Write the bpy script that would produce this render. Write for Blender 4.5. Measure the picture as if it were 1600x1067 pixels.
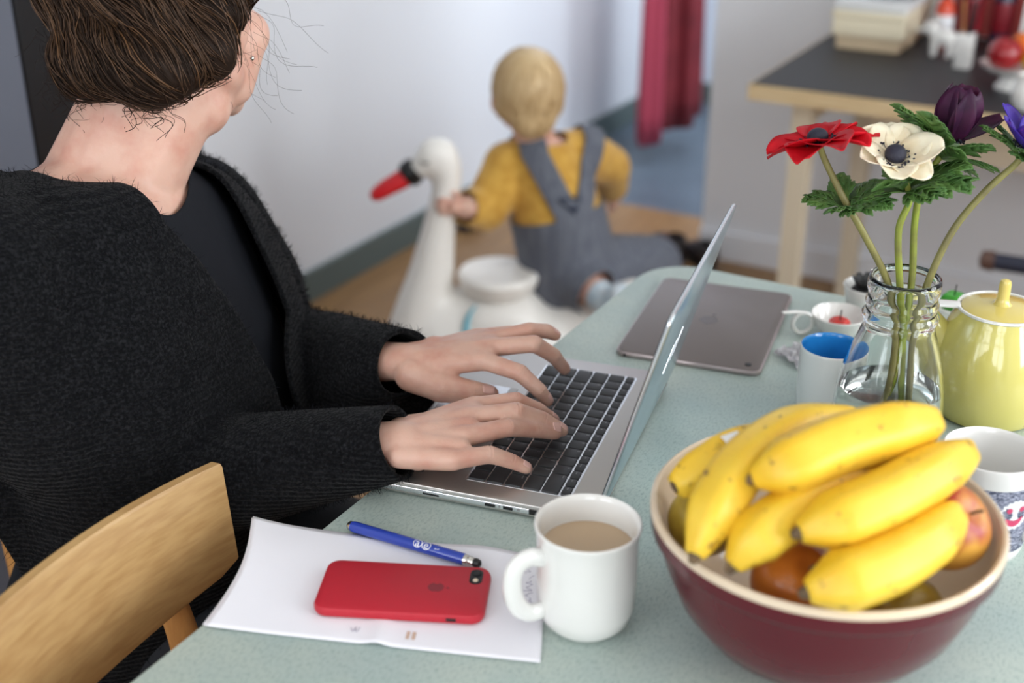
import bpy, bmesh, math, random
import numpy as np
from mathutils import Vector, Matrix, Euler
from mathutils.bvhtree import BVHTree
from mathutils.kdtree import KDTree

for o in list(bpy.data.objects):
    bpy.data.objects.remove(o, do_unlink=True)
SC = bpy.context.scene
COL = SC.collection
random.seed(7)
rng = np.random.default_rng(7)
PI = math.pi

def lin(r, g, b):
    def f(c):
        c /= 255.0
        return c / 12.92 if c <= 0.04045 else ((c + 0.055) / 1.055) ** 2.4
    return (f(r), f(g), f(b), 1.0)

# room axes: e1 runs along the dining table away from the camera, e2 across it to the right
RA = math.radians(29.5)
CR, SR = math.cos(RA), math.sin(RA)
def room(rx, ry, z=0.0):
    return Vector((rx * CR + ry * SR, -rx * SR + ry * CR, z))

# ------------------------------------------------------------------ camera
cam_d = bpy.data.cameras.new('camera')
cam = bpy.data.objects.new('camera', cam_d)
COL.objects.link(cam)
cam.location = (0, 0, 1.40)
cam.rotation_euler = (math.radians(90 - 25.25), 0, 0)
cam_d.sensor_width = 36.0
cam_d.lens = 45.0
cam_d.clip_start = 0.02
cam_d.dof.use_dof = True
cam_d.dof.focus_distance = 1.22
cam_d.dof.aperture_fstop = 3.0
SC.camera = cam

# ------------------------------------------------------------------ world, lights, exposure
SC.view_settings.view_transform = 'Standard'
SC.view_settings.look = 'None'
SC.view_settings.gamma = 1.0
SC.view_settings.use_curve_mapping = False
SC.view_settings.exposure = -0.12
wd = bpy.data.worlds.new('daylight')
SC.world = wd
wd.use_nodes = True
bg = wd.node_tree.nodes['Background']
bg.inputs[0].default_value = (0.82, 0.91, 1.0, 1)
bg.inputs[1].default_value = 1.0

def area_light(name, rx, ry, z, w, h, facing, power, col=(0.93, 0.97, 1.0)):
    l = bpy.data.lights.new(name, 'AREA')
    l.shape = 'RECTANGLE'; l.size = w; l.size_y = h
    l.energy = power; l.color = col
    o = bpy.data.objects.new(name, l)
    COL.objects.link(o)
    o.location = room(rx, ry, z)
    d = room(*facing, 0).normalized()
    o.rotation_euler = (d).to_track_quat('-Z', 'Z').to_euler()
    return o
WIN_R = [(0.15, 1.25), (1.55, 2.65)]           # window openings in wall_right (ry from, to)
WIN_FILL = [(-1.6, -0.3), (0.1, 1.4)]             # unseen window openings added in wall_front for fill light (rx from, to)
WZ0, WZ1 = 0.85, 2.35
RXW, RYF = 1.75, -1.5                          # wall_right at rx, wall_front at ry
for a, b in WIN_R:
    area_light('window_daylight', RXW + 0.16, (a + b) / 2, (WZ0 + WZ1) / 2, b - a, WZ1 - WZ0, (-1, 0), 62)
for a, b in WIN_FILL:
    area_light('window_daylight', (a + b) / 2, RYF - 0.16, (WZ0 + WZ1) / 2, b - a, WZ1 - WZ0, (0, 1), 34)  # added fill light from behind the camera, set in the front openings
# daylight from the hall's own window, past the doorway on the right
area_light('hall_window_daylight', 0.55, 4.2, 1.5, 1.0, 1.3, (-1, 0), 32, (0.85, 0.92, 1.0))
hl = area_light('hall_fill_light', -1.35, 4.25, 2.55, 0.6, 0.6, (1, 0), 26, (0.9, 0.95, 1.0)); hl.rotation_euler = (0, 0, -RA)  # unseen lamp added to lighten the coat's shadow in the hall

# ------------------------------------------------------------------ geometry helpers
class G:
    def __init__(s): s.v = []; s.f = []; s.m = []; s.mi = 0
    def add(s, V, F):
        n = len(s.v)
        s.v += [tuple(float(c) for c in p) for p in V]
        s.f += [tuple(int(i) + n for i in f) for f in F]
        s.m += [s.mi] * len(F)
        return s
    def box(s, x0, x1, y0, y1, z0, z1):
        V = [(x, y, z) for z in (z0, z1) for y in (y0, y1) for x in (x0, x1)]
        return s.add(V, [(0, 2, 3, 1), (4, 5, 7, 6), (0, 1, 5, 4), (2, 6, 7, 3), (0, 4, 6, 2), (1, 3, 7, 5)])
    def lathe(s, prof, n=40, c=(0, 0, 0)):
        V = []; rows = []
        for r, z in prof:
            if r < 1e-6:
                rows.append([len(V)]); V.append((c[0], c[1], c[2] + z))
            else:
                rows.append(list(range(len(V), len(V) + n)))
                for k in range(n):
                    a = 2 * PI * k / n
                    V.append((c[0] + r * math.cos(a), c[1] + r * math.sin(a), c[2] + z))
        F = []
        for A, B in zip(rows[:-1], rows[1:]):
            for k in range(n):
                k2 = (k + 1) % n
                if len(A) == 1 and len(B) == 1: continue
                if len(A) == 1: F.append((A[0], B[k], B[k2]))
                elif len(B) == 1: F.append((A[k], A[k2], B[0]))
                else: F.append((A[k], A[k2], B[k2], B[k]))
        return s.add(V, F)
    def ell(s, c, r, R=None, n=16, m=10):
        if not hasattr(r, '__len__'): r = (r, r, r)
        V = []; F = []
        for i in range(m + 1):
            t = PI * i / m
            for k in range(n):
                a = 2 * PI * k / n
                V.append(Vector((r[0] * math.sin(t) * math.cos(a), r[1] * math.sin(t) * math.sin(a), r[2] * math.cos(t))))
        if R is not None: V = [R @ p for p in V]
        V = [p + Vector(c) for p in V]
        # weld poles
        top = len(V); V.append((V[0] if True else 0)); bot = len(V); V.append(V[m * n])
        for i in range(m):
            for k in range(n):
                a, b = i * n + k, i * n + (k + 1) % n
                cc, d = (i + 1) * n + (k + 1) % n, (i + 1) * n + k
                if i == 0: F.append((top, d, cc))
                elif i == m - 1: F.append((a, bot, b))
                else: F.append((a, d, cc, b))
        return s.add(V, F)
    def tube(s, path, rad, n=12, cap=True, flat=1.0, up=None, prof=None):
        P = [Vector(p) for p in path]
        if not hasattr(rad, '__len__'): rad = [rad] * len(P)
        T = []
        for i in range(len(P)):
            t = P[min(i + 1, len(P) - 1)] - P[max(i - 1, 0)]
            T.append(t.normalized())
        u = Vector(up) if up is not None else (Vector((0, 0, 1)) if abs(T[0].z) < 0.9 else Vector((1, 0, 0)))
        V = []
        for i, (p, t, r) in enumerate(zip(P, T, rad)):
            u = (u - t * u.dot(t)).normalized()
            w = t.cross(u)
            for k in range(n):
                a = 2 * PI * k / n
                q = prof[k] if prof else 1.0
                V.append(p + (u * math.sin(a) * flat + w * math.cos(a)) * r * q)
        F = []
        for i in range(len(P) - 1):
            for k in range(n):
                k2 = (k + 1) % n
                F.append((i * n + k, i * n + k2, (i + 1) * n + k2, (i + 1) * n + k))
        if cap:
            a = len(V); V.append(P[0] - T[0] * rad[0] * 0.3); b = len(V); V.append(P[-1] + T[-1] * rad[-1] * 0.3)
            L = (len(P) - 1) * n
            for k in range(n):
                k2 = (k + 1) % n
                F.append((a, k2, k)); F.append((b, L + k, L + k2))
        return s.add(V, F)
    def caps(s, p0, p1, r0, r1, n=14, flat=1.0, up=None):
        """capsule with two end radii: spheres joined by a cone"""
        p0, p1 = Vector(p0), Vector(p1)
        d = p1 - p0; L = d.length; d.normalize()
        path = []; rad = []
        for k in range(5):
            a = PI / 2 * (1 - k / 4.0)
            path.append(p0 - d * r0 * math.sin(a)); rad.append(max(r0 * math.cos(a), r0 * 0.05))
        for k in range(5):
            a = PI / 2 * k / 4.0
            path.append(p1 + d * r1 * math.sin(a)); rad.append(max(r1 * math.cos(a), r1 * 0.05))
        return s.tube(path, rad, n, True, flat, up)
    def chain(s, pts, rads, n=14, flat=1.0, up=None):
        for i in range(len(pts) - 1):
            s.caps(pts[i], pts[i + 1], rads[i], rads[i + 1], n, flat, up)
        return s
    def loft(s, rings, cap=True):
        n = len(rings[0]); V = [p for r in rings for p in r]; F = []
        for i in range(len(rings) - 1):
            for k in range(n):
                k2 = (k + 1) % n
                F.append((i * n + k, i * n + k2, (i + 1) * n + k2, (i + 1) * n + k))
        if cap:
            F.append(tuple(range(n))[::-1]); F.append(tuple((len(rings) - 1) * n + k for k in range(n)))
        return s.add(V, F)
    def slab(s, outline, z0, z1, bev=0.0):
        """prism over an outline with softened top and bottom edges"""
        c = Vector((sum(p[0] for p in outline) / len(outline), sum(p[1] for p in outline) / len(outline)))
        def ring(z, ins):
            R = []
            m = len(outline)
            for i, p in enumerate(outline):
                a = Vector(outline[i - 1]); b = Vector(outline[(i + 1) % m]); t = (b - a)
                nrm = Vector((t.y, -t.x)).normalized()
                q = Vector(p) - nrm * ins
                R.append((q.x, q.y, z))
            return R
        if bev <= 0: return s.loft([ring(z0, 0), ring(z1, 0)])
        b = bev
        return s.loft([ring(z0, b), ring(z0 + b * .3, b * .3), ring(z0 + b, 0), ring(z1 - b, 0), ring(z1 - b * .3, b * .3), ring(z1, b)])
    def rbox(s, x0, x1, y0, y1, z0, z1, r=0.01, bev=0.0, n=6):
        return s.slab(rrect(x0, x1, y0, y1, r, n), z0, z1, bev)
    def grid(s, fn, nu, nv):
        V = [fn(i / nu, j / nv) for i in range(nu + 1) for j in range(nv + 1)]
        F = [(i * (nv + 1) + j, (i + 1) * (nv + 1) + j, (i + 1) * (nv + 1) + j + 1, i * (nv + 1) + j + 1) for i in range(nu) for j in range(nv)]
        return s.add(V, F)
    def xf(s, Mx):
        s.v = [tuple(Mx @ Vector(p)) for p in s.v]
        return s

def rrect(x0, x1, y0, y1, r, n=6):
    out = []
    for cx, cy, a0 in ((x1 - r, y1 - r, 0), (x0 + r, y1 - r, 90), (x0 + r, y0 + r, 180), (x1 - r, y0 + r, 270)):
        for k in range(n + 1):
            a = math.radians(a0 + 90.0 * k / n)
            out.append((cx + r * math.cos(a), cy + r * math.sin(a)))
    return out

def spline(pts, n=8):
    """Catmull-Rom through the points"""
    P = [Vector(p) for p in pts]
    P = [P[0] * 2 - P[1]] + P + [P[-1] * 2 - P[-2]]
    out = []
    for i in range(1, len(P) - 2):
        for k in range(n):
            t = k / n
            a, b, c, d = P[i - 1], P[i], P[i + 1], P[i + 2]
            out.append(0.5 * ((2 * b) + (c - a) * t + (2 * a - 5 * b + 4 * c - d) * t * t + (3 * b - a - 3 * c + d) * t ** 3))
    out.append(P[-2])
    return out
def interp(vals, m):
    x = np.linspace(0, 1, len(vals))
    return [float(v) for v in np.interp(np.linspace(0, 1, m), x, vals)]

def mk(name, g, mat, parent=None, smooth=True, world=False, kind=None, label=None, angle=40, fix=True, solid=0, soff=0):
    V, F = (g.v, g.f) if isinstance(g, G) else g
    if world and parent is not None:
        inv = parent.matrix_basis.inverted()
        V = [inv @ Vector(p) for p in V]
    me = bpy.data.meshes.new(name)
    me.from_pydata([tuple(p) for p in V], [], [tuple(f) for f in F])
    if isinstance(mat, (list, tuple)):
        for m in mat: me.materials.append(m)
        if isinstance(g, G): me.polygons.foreach_set('material_index', g.m)
    else: me.materials.append(mat)
    if fix:
        bm = bmesh.new(); bm.from_mesh(me)
        bmesh.ops.recalc_face_normals(bm, faces=bm.faces)
        bm.to_mesh(me); bm.free()
    me.update()
    if smooth:
        me.polygons.foreach_set('use_smooth', [True] * len(me.polygons))
        if angle < 179: me.set_sharp_from_angle(angle=math.radians(angle))
    o = bpy.data.objects.new(name, me)
    COL.objects.link(o)
    if parent is not None: o.parent = parent
    if kind: o['kind'] = kind
    if label: o['label'] = label
    if solid:
        md = o.modifiers.new('thickness', 'SOLIDIFY'); md.thickness = solid; md.offset = soff
    return o
def thing(name, label, cat, loc=(0, 0, 0), rotz=0.0, group=None, rot=None):
    o = bpy.data.objects.new(name, None)
    o.empty_display_size = 0.05
    COL.objects.link(o)
    o.location = loc
    o.rotation_euler = rot if rot is not None else (0, 0, rotz)
    o['label'] = label; o['category'] = cat
    if group: o['group'] = group
    return o
def tag(o, label, cat, group=None):
    o['label'] = label; o['category'] = cat
    if group: o['group'] = group
    return o
def place(o, loc, rotz=0.0):
    o.location = loc; o.rotation_euler = (0, 0, rotz); return o

def remesh(g, voxel, smooth=4):
    """melt overlapping closed shapes into one skin"""
    V, F = g.v, g.f
    me = bpy.data.meshes.new('tmp'); me.from_pydata(V, [], F)
    bm = bmesh.new(); bm.from_mesh(me); bmesh.ops.remove_doubles(bm, verts=bm.verts, dist=1e-6)
    bmesh.ops.recalc_face_normals(bm, faces=bm.faces); bm.to_mesh(me); bm.free()
    o = bpy.data.objects.new('tmp', me); COL.objects.link(o)
    md = o.modifiers.new('r', 'REMESH'); md.mode = 'VOXEL'; md.voxel_size = voxel; md.adaptivity = 0
    dg = bpy.context.evaluated_depsgraph_get(); dg.update()
    ev = o.evaluated_get(dg); m2 = ev.to_mesh()
    nv = len(m2.vertices); co = np.empty(nv * 3); m2.vertices.foreach_get('co', co); co = co.reshape(-1, 3)
    F = [tuple(p.vertices) for p in m2.polygons]
    ed = np.empty(len(m2.edges) * 2, dtype=np.int64); m2.edges.foreach_get('vertices', ed); ed = ed.reshape(-1, 2)
    ev.to_mesh_clear()
    bpy.data.objects.remove(o); bpy.data.meshes.remove(me)
    co = lap(co, ed, smooth)
    return co, F
def lap(co, ed, it):
    deg = np.zeros(len(co)); np.add.at(deg, ed[:, 0], 1); np.add.at(deg, ed[:, 1], 1); deg = np.maximum(deg, 1)
    for k in range(it):
        s = np.zeros_like(co)
        np.add.at(s, ed[:, 0], co[ed[:, 1]]); np.add.at(s, ed[:, 1], co[ed[:, 0]])
        co = co + 0.6 * (s / deg[:, None] - co)
    return co
def clip(V, F, val):
    """keep the part of a mesh where val > 0, cutting faces along the zero line"""
    V = [tuple(p) for p in V]; val = list(val); cut = {}; out = []
    def mid(a, b):
        k = (min(a, b), max(a, b))
        if k not in cut:
            t = val[a] / (val[a] - val[b])
            cut[k] = len(V); V.append(tuple(V[a][i] + t * (V[b][i] - V[a][i]) for i in range(3)))
        return cut[k]
    for f in F:
        s = [val[i] > 0 for i in f]
        if all(s): out.append(tuple(f)); continue
        if not any(s): continue
        poly = []
        for i in range(len(f)):
            a, b = f[i], f[(i + 1) % len(f)]
            if val[a] > 0: poly.append(a)
            if (val[a] > 0) != (val[b] > 0): poly.append(mid(a, b))
        if len(poly) >= 3: out.append(tuple(poly))
    used = sorted({i for f in out for i in f}); mp = {u: i for i, u in enumerate(used)}
    return np.array([V[u] for u in used]), [tuple(mp[i] for i in f) for f in out]

def text_geo(txt, size, extrude=0.0001):
    cu = bpy.data.curves.new('t', 'FONT'); cu.body = txt; cu.size = size; cu.extrude = extrude
    cu.align_x = 'CENTER'; cu.align_y = 'CENTER'; cu.resolution_u = 3
    o = bpy.data.objects.new('t', cu); COL.objects.link(o)
    dg = bpy.context.evaluated_depsgraph_get(); dg.update()
    m = o.evaluated_get(dg).to_mesh()
    g = G(); g.add([v.co.copy() for v in m.vertices], [tuple(p.vertices) for p in m.polygons])
    bpy.data.objects.remove(o); bpy.data.curves.remove(cu)
    return g

# ------------------------------------------------------------------ materials
def mat(name, col, rough=0.5, metal=0.0, spec=0.5, var=None, bump=None, sub=0.0, subcol=None, coat=0.0, sheen=0.0, trans=0.0, ior=None, stretch=None, build=None):
    m = bpy.data.materials.new(name); m.use_nodes = True
    nt = m.node_tree; N = nt.nodes; L = nt.links
    b = N['Principled BSDF']
    b.inputs['Base Color'].default_value = col
    b.inputs['Roughness'].default_value = rough
    b.inputs['Metallic'].default_value = metal
    b.inputs['Specular IOR Level'].default_value = spec
    b.inputs['Coat Weight'].default_value = coat
    b.inputs['Sheen Weight'].default_value = sheen
    b.inputs['Transmission Weight'].default_value = trans
    if ior: b.inputs['IOR'].default_value = ior
    if sub:
        b.inputs['Subsurface Weight'].default_value = sub
        b.inputs['Subsurface Radius'].default_value = (1.0, 0.35, 0.2)
        b.inputs['Subsurface Scale'].default_value = 0.006
    tc = N.new('ShaderNodeTexCoord')
    src = tc.outputs['Object']
    if stretch:
        mp = N.new('ShaderNodeMapping'); mp.inputs['Scale'].default_value = stretch
        L.new(src, mp.inputs[0]); src = mp.outputs[0]
    if var:                       # (scale, second colour, low, high[, detail])
        n = N.new('ShaderNodeTexNoise'); n.inputs['Scale'].default_value = var[0]
        n.inputs['Detail'].default_value = var[4] if len(var) > 4 else 4
        L.new(src, n.inputs['Vector'])
        r = N.new('ShaderNodeValToRGB')
        r.color_ramp.elements[0].position = var[2]; r.color_ramp.elements[0].color = col
        r.color_ramp.elements[1].position = var[3]; r.color_ramp.elements[1].color = var[1]
        L.new(n.outputs['Fac'], r.inputs[0]); L.new(r.outputs[0], b.inputs['Base Color'])
    if bump:                      # (scale, strength, distance)
        n2 = N.new('ShaderNodeTexNoise'); n2.inputs['Scale'].default_value = bump[0]; n2.inputs['Detail'].default_value = 3
        L.new(src, n2.inputs['Vector'])
        bp = N.new('ShaderNodeBump'); bp.inputs['Strength'].default_value = bump[1]; bp.inputs['Distance'].default_value = bump[2]
        L.new(n2.outputs['Fac'], bp.inputs['Height']); L.new(bp.outputs[0], b.inputs['Normal'])
    if build: build(nt, N, L, b, src)
    return m

def knit_build(nt, N, L, b, src):
    w = N.new('ShaderNodeTexWave'); w.wave_type = 'BANDS'; w.bands_direction = 'Z'
    w.inputs['Scale'].default_value = 55; w.inputs['Distortion'].default_value = 2.2; w.inputs['Detail'].default_value = 2; w.inputs['Detail Scale'].default_value = 2.2
    L.new(src, w.inputs['Vector'])
    n = N.new('ShaderNodeTexNoise'); n.inputs['Scale'].default_value = 320; n.inputs['Detail'].default_value = 4
    L.new(src, n.inputs['Vector'])
    mx = N.new('ShaderNodeMath'); mx.operation = 'MULTIPLY_ADD'; mx.inputs[1].default_value = 0.6
    L.new(w.outputs['Fac'], mx.inputs[0]); L.new(n.outputs['Fac'], mx.inputs[2])
    bp = N.new('ShaderNodeBump'); bp.inputs['Strength'].default_value = 1.0; bp.inputs['Distance'].default_value = 0.0022
    L.new(mx.outputs[0], bp.inputs['Height']); L.new(bp.outputs[0], b.inputs['Normal'])
    r = N.new('ShaderNodeValToRGB')
    r.color_ramp.elements[0].position = 0.45; r.color_ramp.elements[0].color = lin(10, 11, 13)
    r.color_ramp.elements[1].position = 0.75; r.color_ramp.elements[1].color = lin(38, 38, 41)
    L.new(n.outputs['Fac'], r.inputs[0]); L.new(r.outputs[0], b.inputs['Base Color'])

def fleck_build(c0, c1, c2):
    def f(nt, N, L, b, src):
        a = N.new('ShaderNodeTexNoise'); a.inputs['Scale'].default_value = 14; a.inputs['Detail'].default_value = 6
        n = N.new('ShaderNodeTexNoise'); n.inputs['Scale'].default_value = 420; n.inputs['Detail'].default_value = 3; n.inputs['Roughness'].default_value = 0.7
        mp = N.new('ShaderNodeMapping'); mp.inputs['Scale'].default_value = (1, 0.45, 1)
        L.new(src, mp.inputs[0]); L.new(mp.outputs[0], n.inputs['Vector']); L.new(src, a.inputs['Vector'])
        r1 = N.new('ShaderNodeValToRGB'); r1.color_ramp.elements[0].position = .35; r1.color_ramp.elements[0].color = c0
        r1.color_ramp.elements[1].position = .65; r1.color_ramp.elements[1].color = c1
        L.new(a.outputs['Fac'], r1.inputs[0])
        r2 = N.new('ShaderNodeValToRGB'); r2.color_ramp.elements[0].position = .30; r2.color_ramp.elements[0].color = (1, 1, 1, 1)
        r2.color_ramp.elements[1].position = .52; r2.color_ramp.elements[1].color = (0, 0, 0, 1)
        L.new(n.outputs['Fac'], r2.inputs[0])
        mx = N.new('ShaderNodeMix'); mx.data_type = 'RGBA'; mx.inputs[7].default_value = c2
        sc = N.new('ShaderNodeMath'); sc.operation = 'MULTIPLY'; sc.inputs[1].default_value = 0.8
        L.new(r2.outputs[0], sc.inputs[0]); L.new(sc.outputs[0], mx.inputs[0]); L.new(r1.outputs[0], mx.inputs[6])
        L.new(mx.outputs[2], b.inputs['Base Color'])
    return f

WALL = mat('wall_paint', lin(228, 229, 233), 0.75, bump=(60, .05, .002))
HALLW = mat('hall_paint', lin(214, 220, 230), 0.75)
CEIL = mat('ceiling_paint', lin(235, 235, 232), 0.8)
BASEB = mat('baseboard_paint', lin(92, 104, 102), 0.5)
FLOORM = mat('oak_floor', lin(150, 114, 72), 0.42, var=(7, lin(122, 90, 56), .35, .7), stretch=(9, 0.6, 1), bump=(30, .1, .002))
HALLF = mat('hall_linoleum', lin(92, 104, 116), 0.45, var=(6, lin(80, 92, 104), .4, .7))
LINO = mat('table_linoleum', lin(160, 178, 170), 0.5, build=fleck_build(lin(190, 202, 193), lin(178, 194, 189), lin(146, 166, 161)), bump=(700, .08, .0008))
EDGEW = mat('pale_birch', lin(214, 190, 150), 0.5, var=(12, lin(198, 168, 124), .4, .7), stretch=(1, 12, 12))
BEECH = mat('beech_wood', lin(196, 158, 106), 0.42, var=(26, lin(176, 136, 86), .38, .7), stretch=(1, 1, 6), coat=.2, bump=(140, .07, .001))
BEECHD = mat('beech_frame', lin(186, 132, 72), 0.45, var=(24, lin(168, 114, 60), .38, .7), stretch=(6, 6, 1))
SKIN = mat('skin', lin(216, 174, 155), 0.46, sub=0.2, var=(34, lin(204, 150, 131), .42, .70), bump=(300, .22, .0012))
NAIL = mat('nail', lin(224, 178, 166), 0.28, coat=.3)
KNIT = mat('black_knit', lin(26, 27, 30), 0.95, sheen=0.04, spec=.1, build=knit_build)
FUZZ = mat('wool_fuzz', lin(22, 22, 25), 0.95, spec=.05)
TEE = mat('black_jersey', lin(20, 22, 28), 0.8, spec=.2, bump=(38, .25, .006), stretch=(1, 1, .35))
TROUS = mat('dark_denim', lin(24, 26, 32), 0.85)
HAIR1 = mat('hair_dark', lin(40, 28, 21), 0.62, spec=.15)
HAIR2 = mat('hair_brown', lin(72, 50, 34), 0.5, spec=.3)
HAIR3 = mat('hair_gold', lin(96, 66, 40), 0.42, spec=.4)
BLOND1 = mat('hair_blond', lin(206, 178, 134), 0.5)
BLOND2 = mat('hair_blond_dark', lin(184, 150, 104), 0.5)  # darker blond, picked at random per strand
WHITEC = mat('white_glaze', lin(236, 234, 230), 0.12, coat=.4)
WHITEP = mat('white_plastic', lin(238, 236, 232), 0.35)
ALU = mat('silver_aluminium', lin(190, 186, 182), 0.38, metal=.85)
ALUL = mat('polished_edge', lin(226, 228, 232), 0.2, metal=.9)
LIDM = mat('lid_aluminium', lin(180, 196, 204), 0.26, metal=.8)
KEYM = mat('key_black', lin(36, 36, 38), 0.5)
LEGEND = mat('key_legend', lin(140, 140, 140), 0.6)
BLACK = mat('black_plastic', lin(14, 14, 15), 0.4)
SCREEN = mat('dark_screen', lin(10, 11, 13), 0.08)
TABLETM = mat('space_grey', lin(128, 119, 116), 0.42, metal=.7)
TABLETE = mat('space_grey_edge', lin(190, 176, 176), 0.3, metal=.8)
REDSIL = mat('red_silicone', lin(182, 26, 44), 0.5, bump=(600, .03, .0005))
REDDK = mat('dark_red_mark', lin(130, 22, 36), 0.3)
PAPER = mat('paper', lin(240, 238, 244), 0.8, bump=(18, .12, .004))
INK = mat('pencil_grey', lin(172, 168, 184), 0.8)
STAIN = mat('brown_stain', lin(206, 176, 156), 0.8)
BLUEP = mat('blue_lacquer', lin(28, 58, 160), 0.28, coat=.4)
CHROME = mat('chrome', lin(215, 212, 205), 0.2, metal=1)
PRINTW = mat('white_print', lin(238, 238, 242), 0.5)
COFFEE = mat('milky_coffee', lin(190, 164, 134), 0.15)
BOWLR = mat('oxblood_glaze', lin(88, 15, 28), 0.12, spec=.35)
BOWLC = mat('cream_glaze', lin(226, 206, 180), 0.2, coat=.4)
# ------------------------------------------------------------------ the room
def struct(name, g, m, **k):
    o = mk(name, g, m, smooth=False, **k); o.rotation_euler = (0, 0, -RA); o['kind'] = 'structure'; return o
RYB, RYE, RXL = 3.40, 5.06, -2.08               # wall_back, hall end, wall_left
DOORX = -1.275                                  # doorway edge of wall_back
g = G().box(RXL - .1, RXW + .3, RYF - .3, 3.70, -.10, 0); struct('floor', g, FLOORM)
g = G().box(RXL - .1, RXW + .3, 3.702, RYE + .1, -.10, -.001); struct('floor_hall', g, HALLF)
g = G().box(RXL - .1, RXW + .3, RYF - .3, RYE + .1, 2.6, 2.7); struct('ceiling', g, CEIL)
g = G().box(RXL - .1, RXL, RYF - .1, RYE + .1, 0, 2.6); struct('wall_left', g, WALL)
g = G().box(DOORX, RXW, RYB, RYB + .12, 0, 2.6); g.box(RXL, DOORX, RYB, RYB + .12, 2.08, 2.6); struct('wall_back', g, WALL)
g = G().box(RXL, 0.6, RYE, RYE + .1, 0, 2.6); struct('wall_hall', g, HALLW)
def wall_with_holes(along, holes, lo, hi, mk_box):
    e = lo
    for a, b in holes:
        mk_box(e, a, 0, 2.6); mk_box(a, b, 0, WZ0); mk_box(a, b, WZ1, 2.6); e = b
    mk_box(e, hi, 0, 2.6)
g = G(); wall_with_holes('y', WIN_R, RYF - .1, RYB + .1, lambda a, b, z0, z1: g.box(RXW, RXW + .14, a, b, z0, z1)); struct('wall_right', g, WALL)
g = G(); wall_with_holes('x', WIN_FILL, RXL, RXW, lambda a, b, z0, z1: g.box(a, b, RYF - .14, RYF, z0, z1)); struct('wall_front', g, WALL)
k = 0
for a, b in WIN_R:
    k += 1; g = G(); x0, x1 = RXW + .04, RXW + .09
    for y in (a + .03, (a + b) / 2, b - .03): g.box(x0, x1, y - .03, y + .03, WZ0, WZ1)
    for z in (WZ0 + .03, 1.85, WZ1 - .03): g.box(x0, x1, a, b, z - .03, z + .03)
    struct('window_%d' % k, g, WHITEP)
for a, b in WIN_FILL:  # frames for the added fill windows
    k += 1; g = G(); y0, y1 = RYF - .09, RYF - .04
    for x in (a + .03, (a + b) / 2, b - .03): g.box(x - .03, x + .03, y0, y1, WZ0, WZ1)
    for z in (WZ0 + .03, 1.85, WZ1 - .03): g.box(a, b, y0, y1, z - .03, z + .03)
    struct('window_%d' % k, g, WHITEP)
g = G().box(RXL, RXL + .016, 1.66, RYE, 0, .085); struct('baseboard_left', g, BASEB)
g = G().box(RXL + .016, 0.6, RYE - .016, RYE, 0, .085); struct('baseboard_hall', g, BASEB)
g = G().box(DOORX, RXW, RYB - .016, RYB, 0, .085); struct('baseboard_back', g, WALL)
g = G().box(0.62, 0.74, RYB + .12, RYE + .1, 0, .9); g.box(0.62, 0.74, RYB + .12, RYE + .1, 2.2, 2.6); g.box(0.62, .74, RYB + .12, 3.6, .9, 2.2); g.box(.62, .74, 4.8, RYE + .1, .9, 2.2); struct('wall_hall_side', g, HALLW)

# ------------------------------------------------------------------ dining table
TZ = 0.75
t = thing('dining_table', 'dining table with pale sea-green linoleum top in front of the woman', 'table', (0, 0, 0), -RA)
tx0, tx1, ty0, ty1 = -.633, .21, .25, 1.532
mk('tabletop', G().rbox(tx0, tx1, ty0, ty1, TZ - .024, TZ, .07, .003, 10), LINO, t)
mk('edge_band', G().rbox(tx0 + .004, tx1 - .004, ty0 + .004, ty1 - .004, TZ - .040, TZ - .0245, .068, .002, 10), EDGEW, t)
g = G()
for y in (ty0 + .09, ty1 - .09): g.box(tx0 + .09, tx1 - .09, y - .011, y + .011, TZ - .11, TZ - .0405)
for x in (tx0 + .09, tx1 - .09): g.box(x - .011, x + .011, ty0 + .101, ty1 - .101, TZ - .11, TZ - .0405)
mk('apron', g, BEECHD, t)
for x in (tx0 + .07, tx1 - .07):
    for y in (ty0 + .07, ty1 - .07):
        mk('leg', G().tube([(x, y, 0), (x, y, TZ - .041)], [.019, .027], 16), BEECHD, t)

# ------------------------------------------------------------------ wooden chairs (local: faces +x, backrest at x = 0)
def make_chair(label, loc, rotz):
    t = thing('wooden_chair', label, 'chair', loc, rotz, 'beech dining chairs')
    W = .21
    def back(u, v):            # u along the width, v up
        y = (u - .5) * 2 * W
        return y, .018 - .032 * (1 - (2 * u - 1) ** 2)
    rings = []
    n = 22
    for i in range(n + 1):
        u = i / n; y, x = back(u, 0)
        e = abs(2 * u - 1)
        lo = .690 + .006 * max(0, e - .92) / .08 - .016 * (1 - e ** 2)
        hi = .800 + .006 * (1 - e ** 2)
        th = .0065
        pr = [(x - th, lo + .004), (x - th + .002, lo), (x + th - .002, lo), (x + th, lo + .004), (x + th - .007, hi - .003), (x + th - .009, hi), (x - th - .005, hi), (x - th - .007, hi - .003)]
        rings.append([(a, y, b) for a, b in pr])
    mk('backrest', G().loft(rings), BEECH, t, angle=50)
    for s in (-1, 1):
        mk('stile', G().tube(spline([(-.085, s * .165, 0), (-.03, s * .165, .25), (.0, s * .165, .45), (-.008, s * .163, .60), (-.042, s * .160, .77)], 5), interp([.014, .016, .017, .014, .010], 21), 12, flat=1.25), BEECHD, t)
        mk('leg', G().tube([(.36, s * .18, 0), (.355, s * .175, .43)], [.013, .018], 12), BEECHD, t)
        mk('side_rail', G().box(.012, .35, s * .168 - .010, s * .168 + .010, .385, .43), BEECHD, t, smooth=False)
    mk('seat', G().rbox(-.005, .405, -.205, .205, .4305, .450, .05, .005), BEECH, t)
    return t
NC = room(-.716, .538)
make_chair('empty beech chair pushed in at the near corner of the table', (NC.x, NC.y, 0), -RA - math.radians(-8))
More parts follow.
